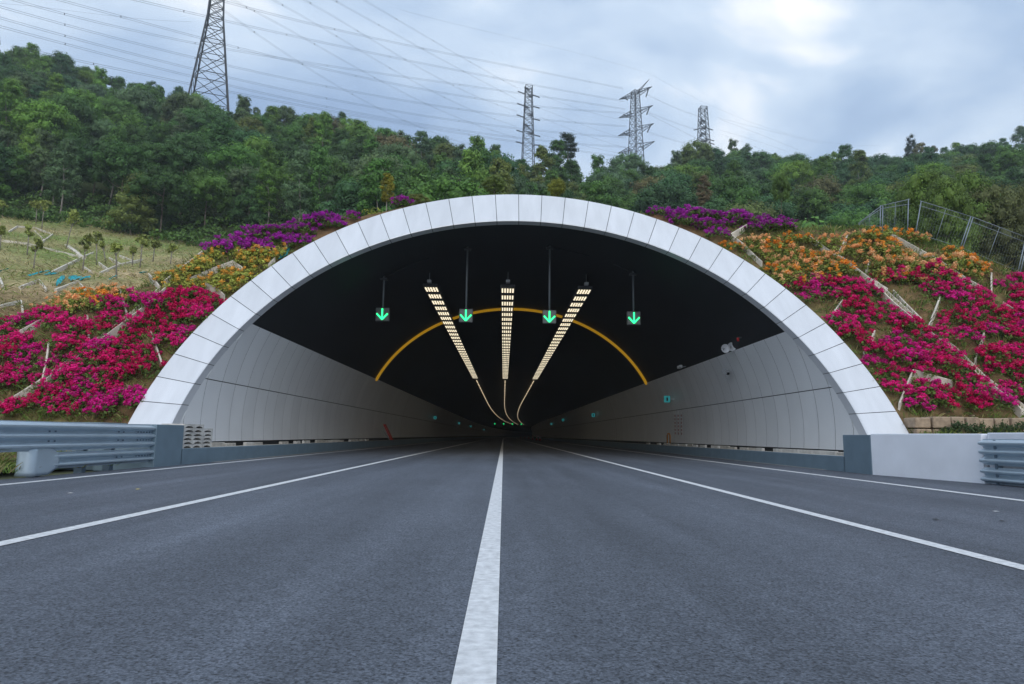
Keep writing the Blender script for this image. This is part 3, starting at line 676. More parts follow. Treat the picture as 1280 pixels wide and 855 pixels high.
RE = [([(952, 333), (940, 322), (928, 310), (913, 298), (933, 286)], 'hooked edging by the ring under the purple row'), ([(1011, 300), (1035, 318), (1053, 328), (1087, 354), (1109, 367)], 'long edging dividing the orange bed'),
      ([(1048, 320), (1053, 310), (1058, 300)], 'short upright edging in the upper orange bed'), ([(1082, 342), (1087, 331), (1092, 320)], 'short upright edging in the lower orange bed'),
      ([(1111, 296), (1145, 315), (1172, 330), (1209, 355), (1226, 364)], 'straight edging below the bright orange bushes by the fence'), ([(1253, 384), (1280, 401), (1300, 414)], 'edging in the magenta bed at the picture edge'),
      ([(1238, 347), (1238, 360), (1238, 371)], 'short upright edging below the fence end'), ([(1160, 413), (1167, 395), (1174, 377)], 'upright edging branching above the main channel'), ([(1218, 455), (1224, 436), (1230, 418)], 'upright edging right of the main channel'),
      ([(1079, 447), (1086, 434), (1092, 420)], 'short edging beside the ring amid magenta bushes'), ([(1123, 511), (1131, 490), (1140, 469), (1165, 476), (1189, 483)], 'peaked edging at the foot of the bank near the ring'), ([(1038, 400), (1045, 391), (1052, 381)], 'small edging beside the ring under the orange bed'), ([(1116, 369), (1134, 388), (1152, 406)], 'edging board beside the top of the main channel')]
for p_, l_ in RE: edging(p_, l_, 'edging on the right bank')
def channel(poly, label, gap=.36):
    P = drape(poly, 50)
    if len(P) < 2: return
    for a, b in zip(P[:-1], P[1:]): EDGE_PTS.extend(a+(b-a)*t for t in np.linspace(0, 1, max(2, int(np.linalg.norm(b-a)/.2))))
    base = P.mean(0); r = tag(empty('drainage_channel', base), label, 'drainage channel')
    for nm, off in (('side_board', -gap/2), ('side_board', gap/2), ('floor', 0)):
        mb = MB(); rows = []
        for i in range(len(P)):
            d = P[min(i+1, len(P)-1)]-P[max(i-1, 0)]; n_ = np.array([-d[1], d[0], 0]); n_ /= np.linalg.norm(n_)+1e-9; q_ = P[i]-base+n_*off
            wq, z0, z1 = (.03, -.15, .19) if off else (gap/2, -.2, .05)
            lo = q_+np.array([0, 0, z0]); hi = q_+np.array([0, -.1, z1]); rows.append([lo+n_*wq, hi+n_*wq, hi-n_*wq, lo-n_*wq])
        mb.grid(rows); mb.add(rows[0], [(0, 1, 2, 3)]); mb.add(rows[-1], [(3, 2, 1, 0)]); mb.build(nm, M_edge, r)
channel([(1087, 354), (1121, 386), (1155, 415), (1189, 440), (1226, 477), (1264, 505), (1280, 520)], 'long stepped concrete drainage channel descending the bank beside the fence')
channel([(56, 481), (95, 453), (148, 413), (176, 391), (203, 367)], 'concrete drainage channel crossing the magenta bed above the guardrail')
ML = [([(0, 302), (35, 306), (95, 321)], 'wide grey slab edging crossing the terrace'), ([(84, 308), (95, 316), (104, 324)], 'short edging joining the wide slab on the terrace'), ([(66, 342), (85, 332), (105, 322), (117, 317)], 'long pale edging at the middle of the terrace'),
      ([(125, 343), (150, 332), (178, 326)], 'pale edging at the far end of the terrace by the saplings'), ([(44, 290), (55, 301)], 'short edging arm high on the terrace'), ([(50, 305), (58, 300), (66, 294)], 'pale edging arm meeting the short arm high on the terrace'), ([(11, 291), (22, 284), (45, 286), (63, 293)], 'topmost edging on the terrace'),
      ([(25, 362), (49, 352), (58, 364)], 'peaked edging below the teal nets, nearer the picture edge'), ([(70, 365), (98, 354), (107, 365)], 'peaked edging below the teal nets, nearer the orange bushes'), ([(0, 350), (5, 362)], 'edging stub at the picture edge below the terrace'), ([(0, 386), (27, 379), (29, 392)], 'lowest edging among weeds above the magenta bed'),
      ([(106, 336), (115, 342)], 'small edging stub left of the sapling row'), ([(124, 330), (135, 338)], 'slanting edging between the saplings'), ([(137, 324), (150, 331)], 'slanting edging under the tallest saplings'), ([(150, 321), (165, 327)], 'slanting edging beyond the saplings')]
for p_, l_ in ML: edging(p_, l_, 'edging on the terrace', w=.11 if 'wide' not in l_ else .4, h=.18)
def net(px0, py0, px1, py1, wd, label):
    P = drape([(px0, py0), (px1, py1)], .25)
    if len(P) < 2: return
    base = P.mean(0); mb = MB(); rows = []
    for i, p in enumerate(P):
        tpr = math.sin(math.pi*(i+.6)/(len(P)+.2)); rows.append([p-base+np.array([0, (j/4-.5)*wd*tpr, .06+.14*random.random()+(float(H(p[0], p[1]+(j/4-.5)*wd*tpr))-p[2])]) for j in range(5)])
    mb.grid(rows); o = mb.build('netting_scrap', M_teal, None, True); o.location = base; tag(o, label, 'netting', 'teal netting scraps')
for i, a in enumerate(((36, 347, 58, 341, 1.6, 'largest teal netting scrap draped on the terrace edge'), (58, 344, 72, 343, 1.1, 'teal netting scrap just beside the largest one'), (90, 353, 97, 347, 1.3, 'teal netting scrap below the row of saplings'), (102, 352, 110, 348, 1.0, 'teal netting scrap nearest the orange bushes'), (70, 360, 80, 347, .6, 'narrow teal netting strip hanging down the terrace edge'), (0, 341, 9, 339, .9, 'teal netting scrap at the picture edge'), (136, 352, 146, 347, .8, 'teal netting scrap just above the orange bushes'), (174, 343, 184, 342, .6, 'teal netting scrap at the tip of the bent edging'), (350, 322, 361, 317, .55, 'teal netting scrap beside the white ring below purple bushes'), (238, 333, 248, 325, .3, 'thin teal netting strip along the straight edging'))): net(*a)

# ------------------------------------------------------------------ foliage meshes
def quads(Cn, Nn, size, aspect=1.0, var=None, bendq=.25):
    """leaf-shaped quads: arrays of centres, normals, sizes"""
    n = len(Cn); Nn = Nn/(np.linalg.norm(Nn, axis=1, keepdims=True)+1e-9)
    t = rng.normal(size=(n, 3)); u = np.cross(Nn, t); u /= np.linalg.norm(u, axis=1, keepdims=True)+1e-9; v = np.cross(Nn, u)
    s = np.asarray(size).reshape(-1, 1)*np.ones((n, 1)); bd = Nn*s*bendq
    V = np.stack([Cn-u*s, Cn-v*s*aspect*.62-bd, Cn+u*s, Cn+v*s*aspect*.62-bd], 1)
    return V, (rng.random(n) if var is None else var)
ICO = None
def ico():
    global ICO
    if ICO is None:
        t = (1+5**.5)/2; v = [(-1, t, 0), (1, t, 0), (-1, -t, 0), (1, -t, 0), (0, -1, t), (0, 1, t), (0, -1, -t), (0, 1, -t), (t, 0, -1), (t, 0, 1), (-t, 0, -1), (-t, 0, 1)]
        f = [(0, 11, 5), (0, 5, 1), (0, 1, 7), (0, 7, 10), (0, 10, 11), (1, 5, 9), (5, 11, 4), (11, 10, 2), (10, 7, 6), (7, 1, 8), (3, 9, 4), (3, 4, 2), (3, 2, 6), (3, 6, 8), (3, 8, 9), (4, 9, 5), (2, 4, 11), (6, 2, 10), (8, 6, 7), (9, 8, 1)]
        v = [np.array(p)/np.linalg.norm(p) for p in v]; mid = {}; nf = []
        def m_(a, b):
            k = (min(a, b), max(a, b))
            if k not in mid: p = v[a]+v[b]; v.append(p/np.linalg.norm(p)); mid[k] = len(v)-1
            return mid[k]
        for a, b, c in f:
            x, y, z = m_(a, b), m_(b, c), m_(c, a); nf += [(a, x, z), (b, y, x), (c, z, y), (x, y, z)]
        ICO = (np.array(v), np.array(nf))
    return ICO
def foliage(V4, var, cores=None, corevar=None):
    """verts, faces (quads then tris), var per vertex"""
    V = V4.reshape(-1, 3); nq = len(V4); vv = np.repeat(var, 4); Q = np.arange(nq*4).reshape(-1, 4); Tn = np.zeros((0, 3), int)
    if cores is not None:
        iv, it = ico(); b = len(V); parts = [V]; tv = [vv]; tt = []
        for k, (c, r) in enumerate(cores):
            p = iv*r*(1+.16*np.sin(iv@rng.normal(size=3)*5+k))[:, None]+c; parts.append(p); tt.append(it+b); b += len(p); tv.append(np.full(len(p), corevar[k]))
        V = np.concatenate(parts); vv = np.concatenate(tv); Tn = np.concatenate(tt)
    return V, Q, Tn, vv
def fmesh(name, V, Q, Tn, vv, m_, tint=None):
    me_ = bpy.data.meshes.new(name); nq, nt_ = len(Q), len(Tn)
    me_.vertices.add(len(V)); me_.vertices.foreach_set('co', V.astype(np.float32).ravel())
    me_.loops.add(nq*4+nt_*3); me_.loops.foreach_set('vertex_index', np.concatenate([Q.ravel(), Tn.ravel()]).astype(np.int32))
    me_.polygons.add(nq+nt_); me_.polygons.foreach_set('loop_start', np.concatenate([np.arange(nq)*4, nq*4+np.arange(nt_)*3]).astype(np.int32))
    me_.update(calc_edges=True); me_.validate()
    a = me_.attributes.new('var', 'FLOAT', 'POINT'); a.data.foreach_set('value', vv.astype(np.float32))
    if tint is not None:
        c = me_.color_attributes.new('tint', 'FLOAT_COLOR', 'POINT'); c.data.foreach_set('color', np.concatenate([tint, np.ones((len(tint), 1))], 1).astype(np.float32).ravel())
    me_.materials.append(m_); return me_
def clumps(shape, n, R0, Hc, z0):
    """clump centres and radii filling a crown of radius R0 and height Hc starting at z0"""
    o = []
    for k in range(n):
        for _ in range(30):
            if shape == 'broad': u = rng.random()**.7; r = R0*math.sqrt(max(0, 1-((u-.42)/.62)**2))
            elif shape == 'tall': u = rng.random(); r = R0*(.55+.45*math.sin(math.pi*min(1, u*1.05)))*(1-.35*u)
            elif shape == 'leafy': u = rng.random()**.8; r = R0*math.sqrt(max(0, 1-((u-.45)/.6)**2))
            elif shape == 'cone': u = rng.random()**1.3; r = R0*(1-u)**.75+.25
            else: u = rng.random(); r = R0*math.sqrt(max(0, 1-(2*u-1)**2))*1.0+.1
            a = rng.random()*6.283; q_ = r*math.sqrt(rng.uniform(.25, 1)); c = np.array([q_*math.cos(a), q_*math.sin(a), z0+Hc*u])
            cr = R0*rng.uniform(.20, .40)
            if all(np.linalg.norm(c-d)*1.0 > .5*(cr+e_) for d, e_ in o): break
        o.append((c, cr))
    return o
def crown(name, shape, n, per, R0, Hc, z0, leaf, core=.74, m_=None, raw=False):
    cl = clumps(shape, n, R0, Hc, z0); Vs, vs = [], []; cv = []
    for c, r in cl:
        d = rng.normal(size=(per, 3)); d[:, 2] = d[:, 2]*.8+.25; d /= np.linalg.norm(d, axis=1, keepdims=True)
        rad = r*(.42+.85*rng.random((per, 1))**.8)
        base = rng.uniform(.15, .85); V4, v_ = quads(c+d*rad*np.array([1, 1, .82]), d+rng.normal(size=(per, 3))*.30+np.array([0, 0, .25]), leaf*rng.uniform(.6, 1.25, per), 1.0)
        Vs.append(V4); vs.append(np.clip(base+(v_-.5)*.6, 0, 1)); cv.append(base*.8)
    V4 = np.concatenate(Vs); v_ = np.concatenate(vs)
    data = foliage(V4, v_, [(c, r*core) for c, r in cl], cv)
    return data if raw else fmesh(name, *data, m_ or M_leaf)
def trunk_mesh(name, h, r, limbs, R0, m_, lean=.05):
    mb = MB(); pts = [(lean*h*t**1.5*1.0+.04*h*math.sin(t*5)*.3, .03*h*math.sin(t*4), h*t) for t in np.linspace(0, 1, 7)]
    mb.tube([(pts[0][0], pts[0][1], -.6)]+pts, [r*1.25]+[r*(1.15-.85*t) for t in np.linspace(0, 1, 7)], 6)
    for k in range(limbs):
        t = random.uniform(.45, .9); b = np.array(pts[int(t*6)]); a = random.uniform(0, 6.28); l = R0*random.uniform(.5, .85)
        e_ = b+np.array([l*math.cos(a), l*math.sin(a), l*random.uniform(.5, 1.1)]); mb.tube([b, (b+e_)/2+np.array([0, 0, -.08*l]), e_], [r*.45, r*.3, r*.1], 4)
    return mb.mesh(name, m_, True)
# kinds: name, shape, crown radius, crown height, crown base, clumps, leaves per clump, leaf size, pale bark?
KINDS = {'leafy': [], 'broad': [], 'tall': [], 'cone': [], 'round': []}
for k, spec in (('broad', (4.0, 5.2, 4.4, 46, 170, .17)), ('tall', (2.3, 8.6, 3.6, 44, 140, .16)), ('cone', (3.1, 9.0, 1.2, 48, 150, .165)), ('round', (3.2, 5.6, 1.6, 44, 160, .165)), ('leafy', (3.2, 5.8, 1.2, 70, 230, .105))):
    for v in range(3 if k in ('broad', 'tall') else 2):
        R0, Hc, z0, n, per, lf = spec
        R0 *= random.uniform(.9, 1.1); cm = crown(k+'_crown', k, n, per, R0, Hc, z0, lf, .47 if k != 'tall' else .34)
        tmh = trunk_mesh(k+'_trunk', z0+Hc*.65, .14 if k != 'cone' else .12, 5, R0, M_palebark if k == 'tall' else M_bark)
        KINDS[k].append((cm, tmh, R0, z0+Hc))
def copy_tree(kind, v, loc, sc, rot, col, label, cat, group, name='forest_tree'):
    cm, tm_, R0, hh = KINDS[kind][v % len(KINDS[kind])]
    r = tag(empty(name, loc), label, cat, group); r.scale = (sc[0], sc[0], sc[1]); r.rotation_euler = (random.uniform(-.04, .04), random.uniform(-.04, .04), rot)
    link('trunk', tm_, r); c = link('crown', cm, r); c.color = (*col, 1); return r
# ------------------------------------------------------------------ the forest
TONES = {'dark green': (.060, .134, .036), 'mid green': (.092, .195, .040), 'grey-green': (.115, .185, .080), 'bright green': (.150, .275, .044), 'olive': (.145, .195, .048), 'brownish': (.16, .155, .065), 'blue-green': (.066, .152, .058)}
trees = []
yv = 60.
while yv < 250:
    sp = 4.3+yv*.012
    xw = .86*yv+8
    for xq in np.arange(-xw, xw, sp):
        x = xq+rng.uniform(-.42, .42)*sp; y = yv+rng.uniform(-.42, .42)*sp; u = (x-CX)/y
        yf = np.interp(u, HU, HYF); yr = np.interp(u, HU, HYR)
        lim = yf-2 if x < -16 else 54
        if x < -16: lim = 84+3*math.sin(x*.3)
        if y < lim or y > yr+14: continue
        trees.append((x, y))
    yv += sp*.92
T_ = []
for x, y in trees:
    z = float(H(x, y)); u = (x-CX)/y; rightside = u > .16
    kind = rng.choice(['broad', 'tall', 'cone', 'round'], p=[.42, .28, .12, .18] if not rightside else [.56, .14, .04, .26])
    tone = rng.choice(list(TONES), p=[.27, .30, .13, .13, .07, .015, .085] if not rightside else [.22, .22, .14, .06, .10, .02, .24])
    v = int(rng.integers(3)); s0 = rng.uniform(.62, 1.06) if kind != 'cone' else rng.uniform(.62, .92); s1 = s0*rng.uniform(.9, 1.15)
    yr = np.interp(u, HU, HYR)
    if y > yr-14: s0 *= .76; s1 *= .76
    cm, tm_, R0, hh = KINDS[kind][v % len(KINDS[kind])]
    px, py, d = pj((x, y, z+hh*s1*.6)); rx = R0*s0/d*F; ry = hh*s1*.42/d*F
    T_.append(dict(x=x, y=y, z=z, kind=kind, tone=tone, v=v, s0=s0, s1=s1, px=px, py=py, rx=rx, ry=ry, d=d, u=u))
# which of them the camera sees most of
GW, GH = 640, 428; buf = np.zeros((GH, GW), bool)
for gx in range(GW):
    X_ = gx*2; top = np.interp(X_, [0, 60, 100, 190, 250, 330, 430, 520, 640, 780, 900, 1000, 1075, 1130, 1200, 1280], [390, 380, 368, 342, 302, 272, 262, 254, 246, 258, 262, 272, 278, 288, 308, 343])
    buf[int(top/2):, gx] = True
gy, gx = np.mgrid[0:GH, 0:GW]
T_.sort(key=lambda t: t['d'])
for t in T_:
    x0, x1 = int(max(0, (t['px']-t['rx'])/2)), int(min(GW, (t['px']+t['rx'])/2+1)); y0_, y1_ = int(max(0, (t['py']-t['ry'])/2)), int(min(GH, (t['py']+t['ry'])/2+1))
    t['vis'] = 0
    if x1 <= x0 or y1_ <= y0_: continue
    s = np.s_[y0_:y1_, x0:x1]; e_ = ((gx[s]*2-t['px'])/t['rx'])**2+((gy[s]*2-t['py'])/t['ry'])**2 < 1
    t['vis'] = int((e_ & ~buf[s]).sum()); buf[s] |= e_
seen = sorted([t for t in T_ if t['vis'] > 10], key=lambda t: -t['vis'])[:296]; ids = {id(t) for t in seen}
SH = {'broad': 'broad-crowned tree', 'tall': 'tall slender tree', 'cone': 'conical tree', 'round': 'round bushy tree'}
def place(t):
    yf = np.interp(t['u'], HU, HYF); yr = np.interp(t['u'], HU, HYR); f_ = (t['y']-yf)/(yr-yf)
    rowp = 'at forest foot' if f_ < .12 else 'on lower slope' if f_ < .42 else 'on upper slope' if f_ < .85 else 'on ridge'
    px = t['px']
    ref = 'above the terrace' if px < 110 else 'ahead of the big pylon' if px < 225 else 'below the big pylon' if px < 300 else 'past the big pylon' if px < 430 else 'before the end-on pylon' if px < 560 else 'under the end-on pylon' if px < 720 else 'under the slanted pylon' if px < 840 else 'under the small pylon' if px < 930 else 'past the small pylon' if px < 1080 else 'above the wire fence'
    return rowp, ref
from collections import Counter, defaultdict
cnt = defaultdict(list)
for t in seen:
    rowp, ref = place(t); t['lab'] = f"{t['tone']} {SH[t['kind']]} {rowp} {ref}"; cnt[t['lab']].append(t)
for lab, ts in cnt.items():
    if len(ts) > 1:
        ts.sort(key=lambda t: t['px'])
        for i, t in enumerate(ts): t['lab'] = lab+f", {ordw(i+1)} from left"
for t in seen:
    c = np.array(TONES[t['tone']])*rng.uniform(.85, 1.18)*np.array([rng.uniform(.9, 1.1), 1, rng.uniform(.85, 1.15)])
    copy_tree(t['kind'], t['v'], (t['x'], t['y'], t['z']-.2), (t['s0'], t['s1']), rng.uniform(0, 6.28), c, t['lab'], 'tree', 'trees of the hillside forest')
# the rest of the wood as one mass
LOW = [crown('', k, 16, 60, R0, Hc, z0, .30, .6, raw=True) for k, R0, Hc, z0 in (('broad', 3.9, 5, 4.4), ('tall', 2.4, 8, 3.8), ('round', 3.3, 5.2, 1.8), ('broad', 4.2, 5, 4))]
VV, QQ, TT, vv_, cc_ = [], [], [], [], []; b = 0
for t in T_:
    if id(t) in ids or not (-80 < t['px'] < 1360): continue
    V, Q, Tn, va = LOW[{'broad': (0, 3)[t['v'] % 2], 'tall': 1, 'cone': 1, 'round': 2}[t['kind']]]
    a = rng.uniform(0, 6.28); ca_, sa_ = math.cos(a), math.sin(a); V2 = V*np.array([t['s0'], t['s0'], t['s1']])
    V2 = np.stack([V2[:, 0]*ca_-V2[:, 1]*sa_+t['x'], V2[:, 0]*sa_+V2[:, 1]*ca_+t['y'], V2[:, 2]+t['z']-.2], 1)
    VV.append(V2); QQ.append(Q+b); TT.append(Tn+b); vv_.append(va); cc_.append(np.tile(np.array(TONES[t['tone']])*rng.uniform(.85, 1.15), (len(V2), 1))); b += len(V2)
# undergrowth at the forest floor
fo = link('forest', fmesh('forest', np.concatenate(VV), np.concatenate(QQ), np.concatenate(TT), np.concatenate(vv_), M_wood, np.concatenate(cc_)), kind='stuff')
tag(fo, 'mass of green trees filling the hillside between the nearer trees', 'forest', kind='stuff')
VV, vv_, cc_ = [], [], []
def under(n, fx, size, cl):
    for _ in range(n):
        p = fx()
        if p is None: continue
        k = 34; d = rng.normal(size=(k, 3)); d[:, 2] = abs(d[:, 2]); d /= np.linalg.norm(d, axis=1, keepdims=True); r = size*rng.uniform(.6, 1.4)
        V4, v_ = quads(np.array(p)+d*r*np.array([1, 1, .7]), d+rng.normal(size=(k, 3))*.5, r*.2*rng.uniform(.7, 1.2, k)); VV.append(V4); vv_.append(v_); cc_.append(np.tile(np.array(cl)*rng.uniform(.7, 1.4), (k*4, 1)))
def fpt():
    u = rng.uniform(-.8, -.2); y = rng.uniform(80, 96); x = u*y; return (x, y, float(H(x, y))+.3)
def fpt2():
    x = rng.uniform(-14, 40); y = rng.uniform(36, 62); return (x, y, float(H(x, y))+.2)
def fpt3():
    y = rng.uniform(60, 170); x = rng.uniform(-.8, .85)*y
    if x < -16 and y < 86: return None
    return (x, y, float(H(x, y))+.3)
under(500, fpt, 1.1, (.085, .16, .035)); under(700, fpt2, .7, (.10, .18, .04)); under(900, fpt3, 1.3, (.07, .135, .03))
V4 = np.concatenate(VV); V, Q, Tn, va = foliage(V4, np.concatenate(vv_)); ug = link('undergrowth', fmesh('undergrowth', V, Q, Tn, va, M_wood, np.concatenate(cc_)), kind='stuff')
tag(ug, 'leafy undergrowth along the forest edge and behind the mound', 'undergrowth', kind='stuff')

# nearer trees behind the fence and single small trees on the mound
def tree_at(kind, v, px, py, Y, hpx, wpx, col, label, cat='tree', name='tree', group=None):
    """tree whose crown top shows at (px,py) from depth Y, hpx tall and wpx wide"""
    top = at(px, py, Y); cm, tm_, R0, hh = KINDS[kind][v % len(KINDS[kind])]; h = hpx/F*Y*1.02; z = top[2]-h; s1 = h/hh; s0 = wpx/2/F*Y/R0
    return copy_tree(kind, v, (top[0], Y, z), (s0, s1), rng.uniform(0, 6.28), col, label, cat, group, name)
for i, (px, py, Y, hp, wp, cl, lb) in enumerate(((1150, 226, 44, 130, 72, (.13, .21, .04), 'bright green leafy tree just behind the fence corner'), (1200, 219, 46, 140, 80, (.12, .20, .038), 'tallest bright green tree behind the wire fence'), (1178, 232, 41, 110, 60, (.14, .22, .045), 'low bright green tree between its two taller neighbours behind the fence'), (1240, 236, 45, 130, 76, (.13, .15, .055), 'olive brown tree behind the far fence panels'), (1290, 232, 47, 130, 80, (.12, .15, .055), 'olive tree cut by the picture edge behind the fence'))):
    tree_at('leafy', i, px, py, Y, hp, wp, cl, lb, group='trees behind the fence')
for kind, v, px, py, Y, hp, wp, cl, lb in (('tall', 0, 708, 168, 150, 42, 30, (.045, .08, .035), 'dark twin-topped tree standing above the saddle between two hills'), ('tall', 1, 485, 217, 44, 50, 20, (.27, .25, .03), 'yellowish slim young tree above the ring beside the purple bushes'), ('broad', 1, 617, 222, 46, 32, 28, (.15, .21, .05), 'small flat-topped tree just above the ring crown'), ('round', 0, 695, 225, 46, 26, 22, (.23, .25, .035), 'small yellow-green tree right above the ring'), ('tall', 2, 878, 222, 60, 50, 20, (.18, .14, .08), 'thin nearly bare tree behind the purple row'), ('broad', 0, 974, 221, 44, 58, 22, (.10, .17, .04), 'small tree with pale trunk and tufted top behind the purple row'), ('round', 1, 521, 245, 42, 22, 30, (.18, .2, .05), 'low olive bush tree above the purple bushes'), ('cone', 0, 197, 222, 88, 92, 58, (.09, .16, .065), 'big conical green tree at the forest foot above the terrace end'), ('round', 0, 398, 217, 92, 52, 40, (.15, .23, .10), 'pale green round tree at the forest foot beside the mound'), ('round', 1, 362, 207, 96, 58, 36, (.11, .22, .035), 'bright green round tree at the forest foot'), ('cone', 1, 325, 195, 100, 70, 46, (.12, .21, .08), 'pale green conical tree at the forest foot'), ('cone', 0, 1138, 169, 200, 40, 18, (.035, .06, .035), 'dark conical tree topping the ridge above the fence')):
    tree_at(kind, v, px, py, Y, hp, wp, cl, lb)
SAP = [((42, 336), (46, 299), 16), ((103, 339), (109, 295), 18), ((121, 331), (120, 289), 14), ((146, 346), (144, 300), 16), ((82, 311), (96, 262), 20), ((34, 318), (37, 280), 12), ((165, 334), (167, 308), 9), ((175, 334), (179, 292), 18), ((191, 327), (195, 298), 14), ((133, 329), (126, 300), 9), ((45, 281), (46, 252), 16), ((52, 287), (56, 250), 15), ((3, 273), (4, 250), 12), ((0, 312), (2, 282), 14), ((213, 330), (216, 306), 16)]
order = sorted(range(len(SAP)), key=lambda i: SAP[i][0][0])
for i, (b_, t_, wp) in enumerate(SAP):
    p = hit(*b_)
    if p is None: continue
    Y = p[1]; top = at(*t_, Y); h = max(1.2, top[2]-p[2]); r = empty('sapling', p); wd = wp/F*Y
    tag(r, f'young staked sapling on the grassy terrace, {ordw(order.index(i)+1)} from the left', 'sapling', 'saplings on the terrace')
    lean = float(top[0]-p[0]); mb = MB(); mb.tube([(0, 0, -.3), (lean*.4, 0, h*.45), (lean*.85, 0, h*.86)], [.06, .045, .02], 5)
    for k in range(3): a = k*2.1; mb.tube([(lean*.55, 0, h*.55), (lean*.7+wd*.35*math.cos(a), wd*.35*math.sin(a), h*.8)], [.025, .01], 4)
    mb.build('trunk', M_palebark, r, True)
    cl = [(np.array([lean*.8+rng.uniform(-.3, .3)*wd, rng.uniform(-.3, .3)*wd, h*rng.uniform(.66, .96)]), wd*rng.uniform(.14, .24)) for _ in range(9)]; Vs = []
    for c, rr_ in cl:
        d = rng.normal(size=(26, 3)); d /= np.linalg.norm(d, axis=1, keepdims=True); Vs.append(quads(c+d*rr_*rng.uniform(.4, 1.2, (26, 1)), d+rng.normal(size=(26, 3))*.6, .16*rng.uniform(.6, 1.2, 26))[0])
    V4 = np.concatenate(Vs); o = link('crown', fmesh('crown', *foliage(V4, rng.random(len(V4))), M_leaf), r); o.color = (*(np.array((.26, .30, .08))*rng.uniform(.7, 1.3)), 1)

# ------------------------------------------------------------------ bougainvillea beds
def bush_meshes(v, leafy):
    """leaf mound about 1.15 m wide, bract clusters over its surface"""
    sprigs = []
    for k in range(26):
        a = rng.uniform(0, 6.28); q_ = .55*math.sqrt(rng.random()); sprigs.append(np.array([q_*math.cos(a), q_*math.sin(a), .10+.42*(1-(q_/.62)**2)*rng.uniform(.6, 1.15)]))
    Vs = []
    for c in sprigs:
        d = rng.normal(size=(20, 3)); d[:, 2] = d[:, 2]*.8; d /= np.linalg.norm(d, axis=1, keepdims=True); Vs.append(quads(c-np.array([0, 0, .07])+d*.17*rng.uniform(.2, 1.1, (20, 1)), d+np.array([0, 0, .5])+rng.normal(size=(20, 3))*.5, .052*rng.uniform(.6, 1.3, 20))[0])
    V4 = np.concatenate(Vs); lm = fmesh('foliage', *foliage(V4, rng.random(len(V4))), M_bushleaf)
    Vs = []; vs = []
    for c in sprigs:
        if rng.random() < leafy: continue
        for _ in range(2 if leafy < .3 else 1):
            cc2 = c+rng.normal(size=3)*np.array([.09, .09, .05])+np.array([0, 0, .06]); n = 26; d = rng.normal(size=(n, 3)); d /= np.linalg.norm(d, axis=1, keepdims=True); bv = rng.uniform(.1, .9)
            Vs.append(quads(cc2+d*.10*rng.uniform(.35, 1.1, (n, 1)), d+rng.normal(size=(n, 3))*.35, .038*rng.uniform(.7, 1.25, n), 1.2)[0]); vs.append(np.clip(bv+rng.uniform(-.25, .25, n), 0, 1))
    V4 = np.concatenate(Vs); bm2 = fmesh('blossoms', *foliage(V4, np.concatenate(vs)), M_bract)
    return lm, bm2
DENSE = [bush_meshes(v, .2) for v in range(5)]; SPARSE = [bush_meshes(v, .66) for v in range(4)]; ORAM = [bush_meshes(v, .38) for v in range(4)]; MEDIUM = [bush_meshes(v, .27) for v in range(4)]
MAG = [(.66, .006, .15), (.74, .014, .22), (.60, .006, .11), (.68, .012, .27)]; PUR = [(.40, .02, .38), (.46, .03, .42), (.35, .02, .31)]; ORA = [(.82, .34, .05), (.86, .44, .19), (.82, .29, .03), (.86, .50, .24)]; YEL = [(.8, .42, .07), (.75, .47, .09), (.85, .38, .08)]
ZONES = [
 ('magenta', MAG, DENSE, .50, [(0, 408), (60, 392), (150, 380), (200, 372), (245, 362), (276, 366), (268, 384), (218, 442), (168, 512), (0, 516)], 'magenta', 'on the guardrail bank', .93),
 ('orange', ORA, ORAM, .48, [(50, 392), (66, 384), (140, 352), (190, 338), (206, 350), (196, 374), (150, 382), (100, 388)], 'orange', 'above the guardrail magenta bed', .95),
 ('yellow-green', YEL, SPARSE, .5, [(188, 340), (252, 308), (262, 320), (300, 318), (340, 318), (352, 318), (330, 338), (286, 362), (240, 360), (206, 366)], 'yellow-green', 'between orange bushes and ring', .96),
 ('purple', PUR, DENSE, .54, [(256, 322), (296, 300), (330, 286), (350, 276), (440, 262), (525, 253), (525, 262), (430, 288), (382, 308), (362, 304), (335, 314), (300, 320)], 'purple', 'by the ring shoulder, guardrail side', .92),
 ('purple', PUR, DENSE, .52, [(768, 256), (780, 256), (860, 260), (930, 266), (996, 276), (990, 290), (930, 292), (905, 306), (850, 284), (800, 266)], 'purple', 'in the row above the ring', 1.0),
 ('orange', ORA, ORAM, .43, [(912, 308), (950, 302), (1000, 304), (1012, 322), (1048, 304), (1082, 300), (1128, 298), (1182, 310), (1228, 340), (1222, 352), (1150, 352), (1092, 352), (1062, 340), (1000, 352), (962, 352), (934, 328)], 'orange', 'below the wire fence', .86),
 ('magenta', MAG, MEDIUM, .56, [(992, 362), (1020, 344), (1090, 358), (1130, 340), (1200, 352), (1290, 350), (1300, 500), (1200, 512), (1130, 508), (1092, 462), (1042, 402)], 'magenta', 'behind the white wall', .90)]
EP = np.array(EDGE_PTS)
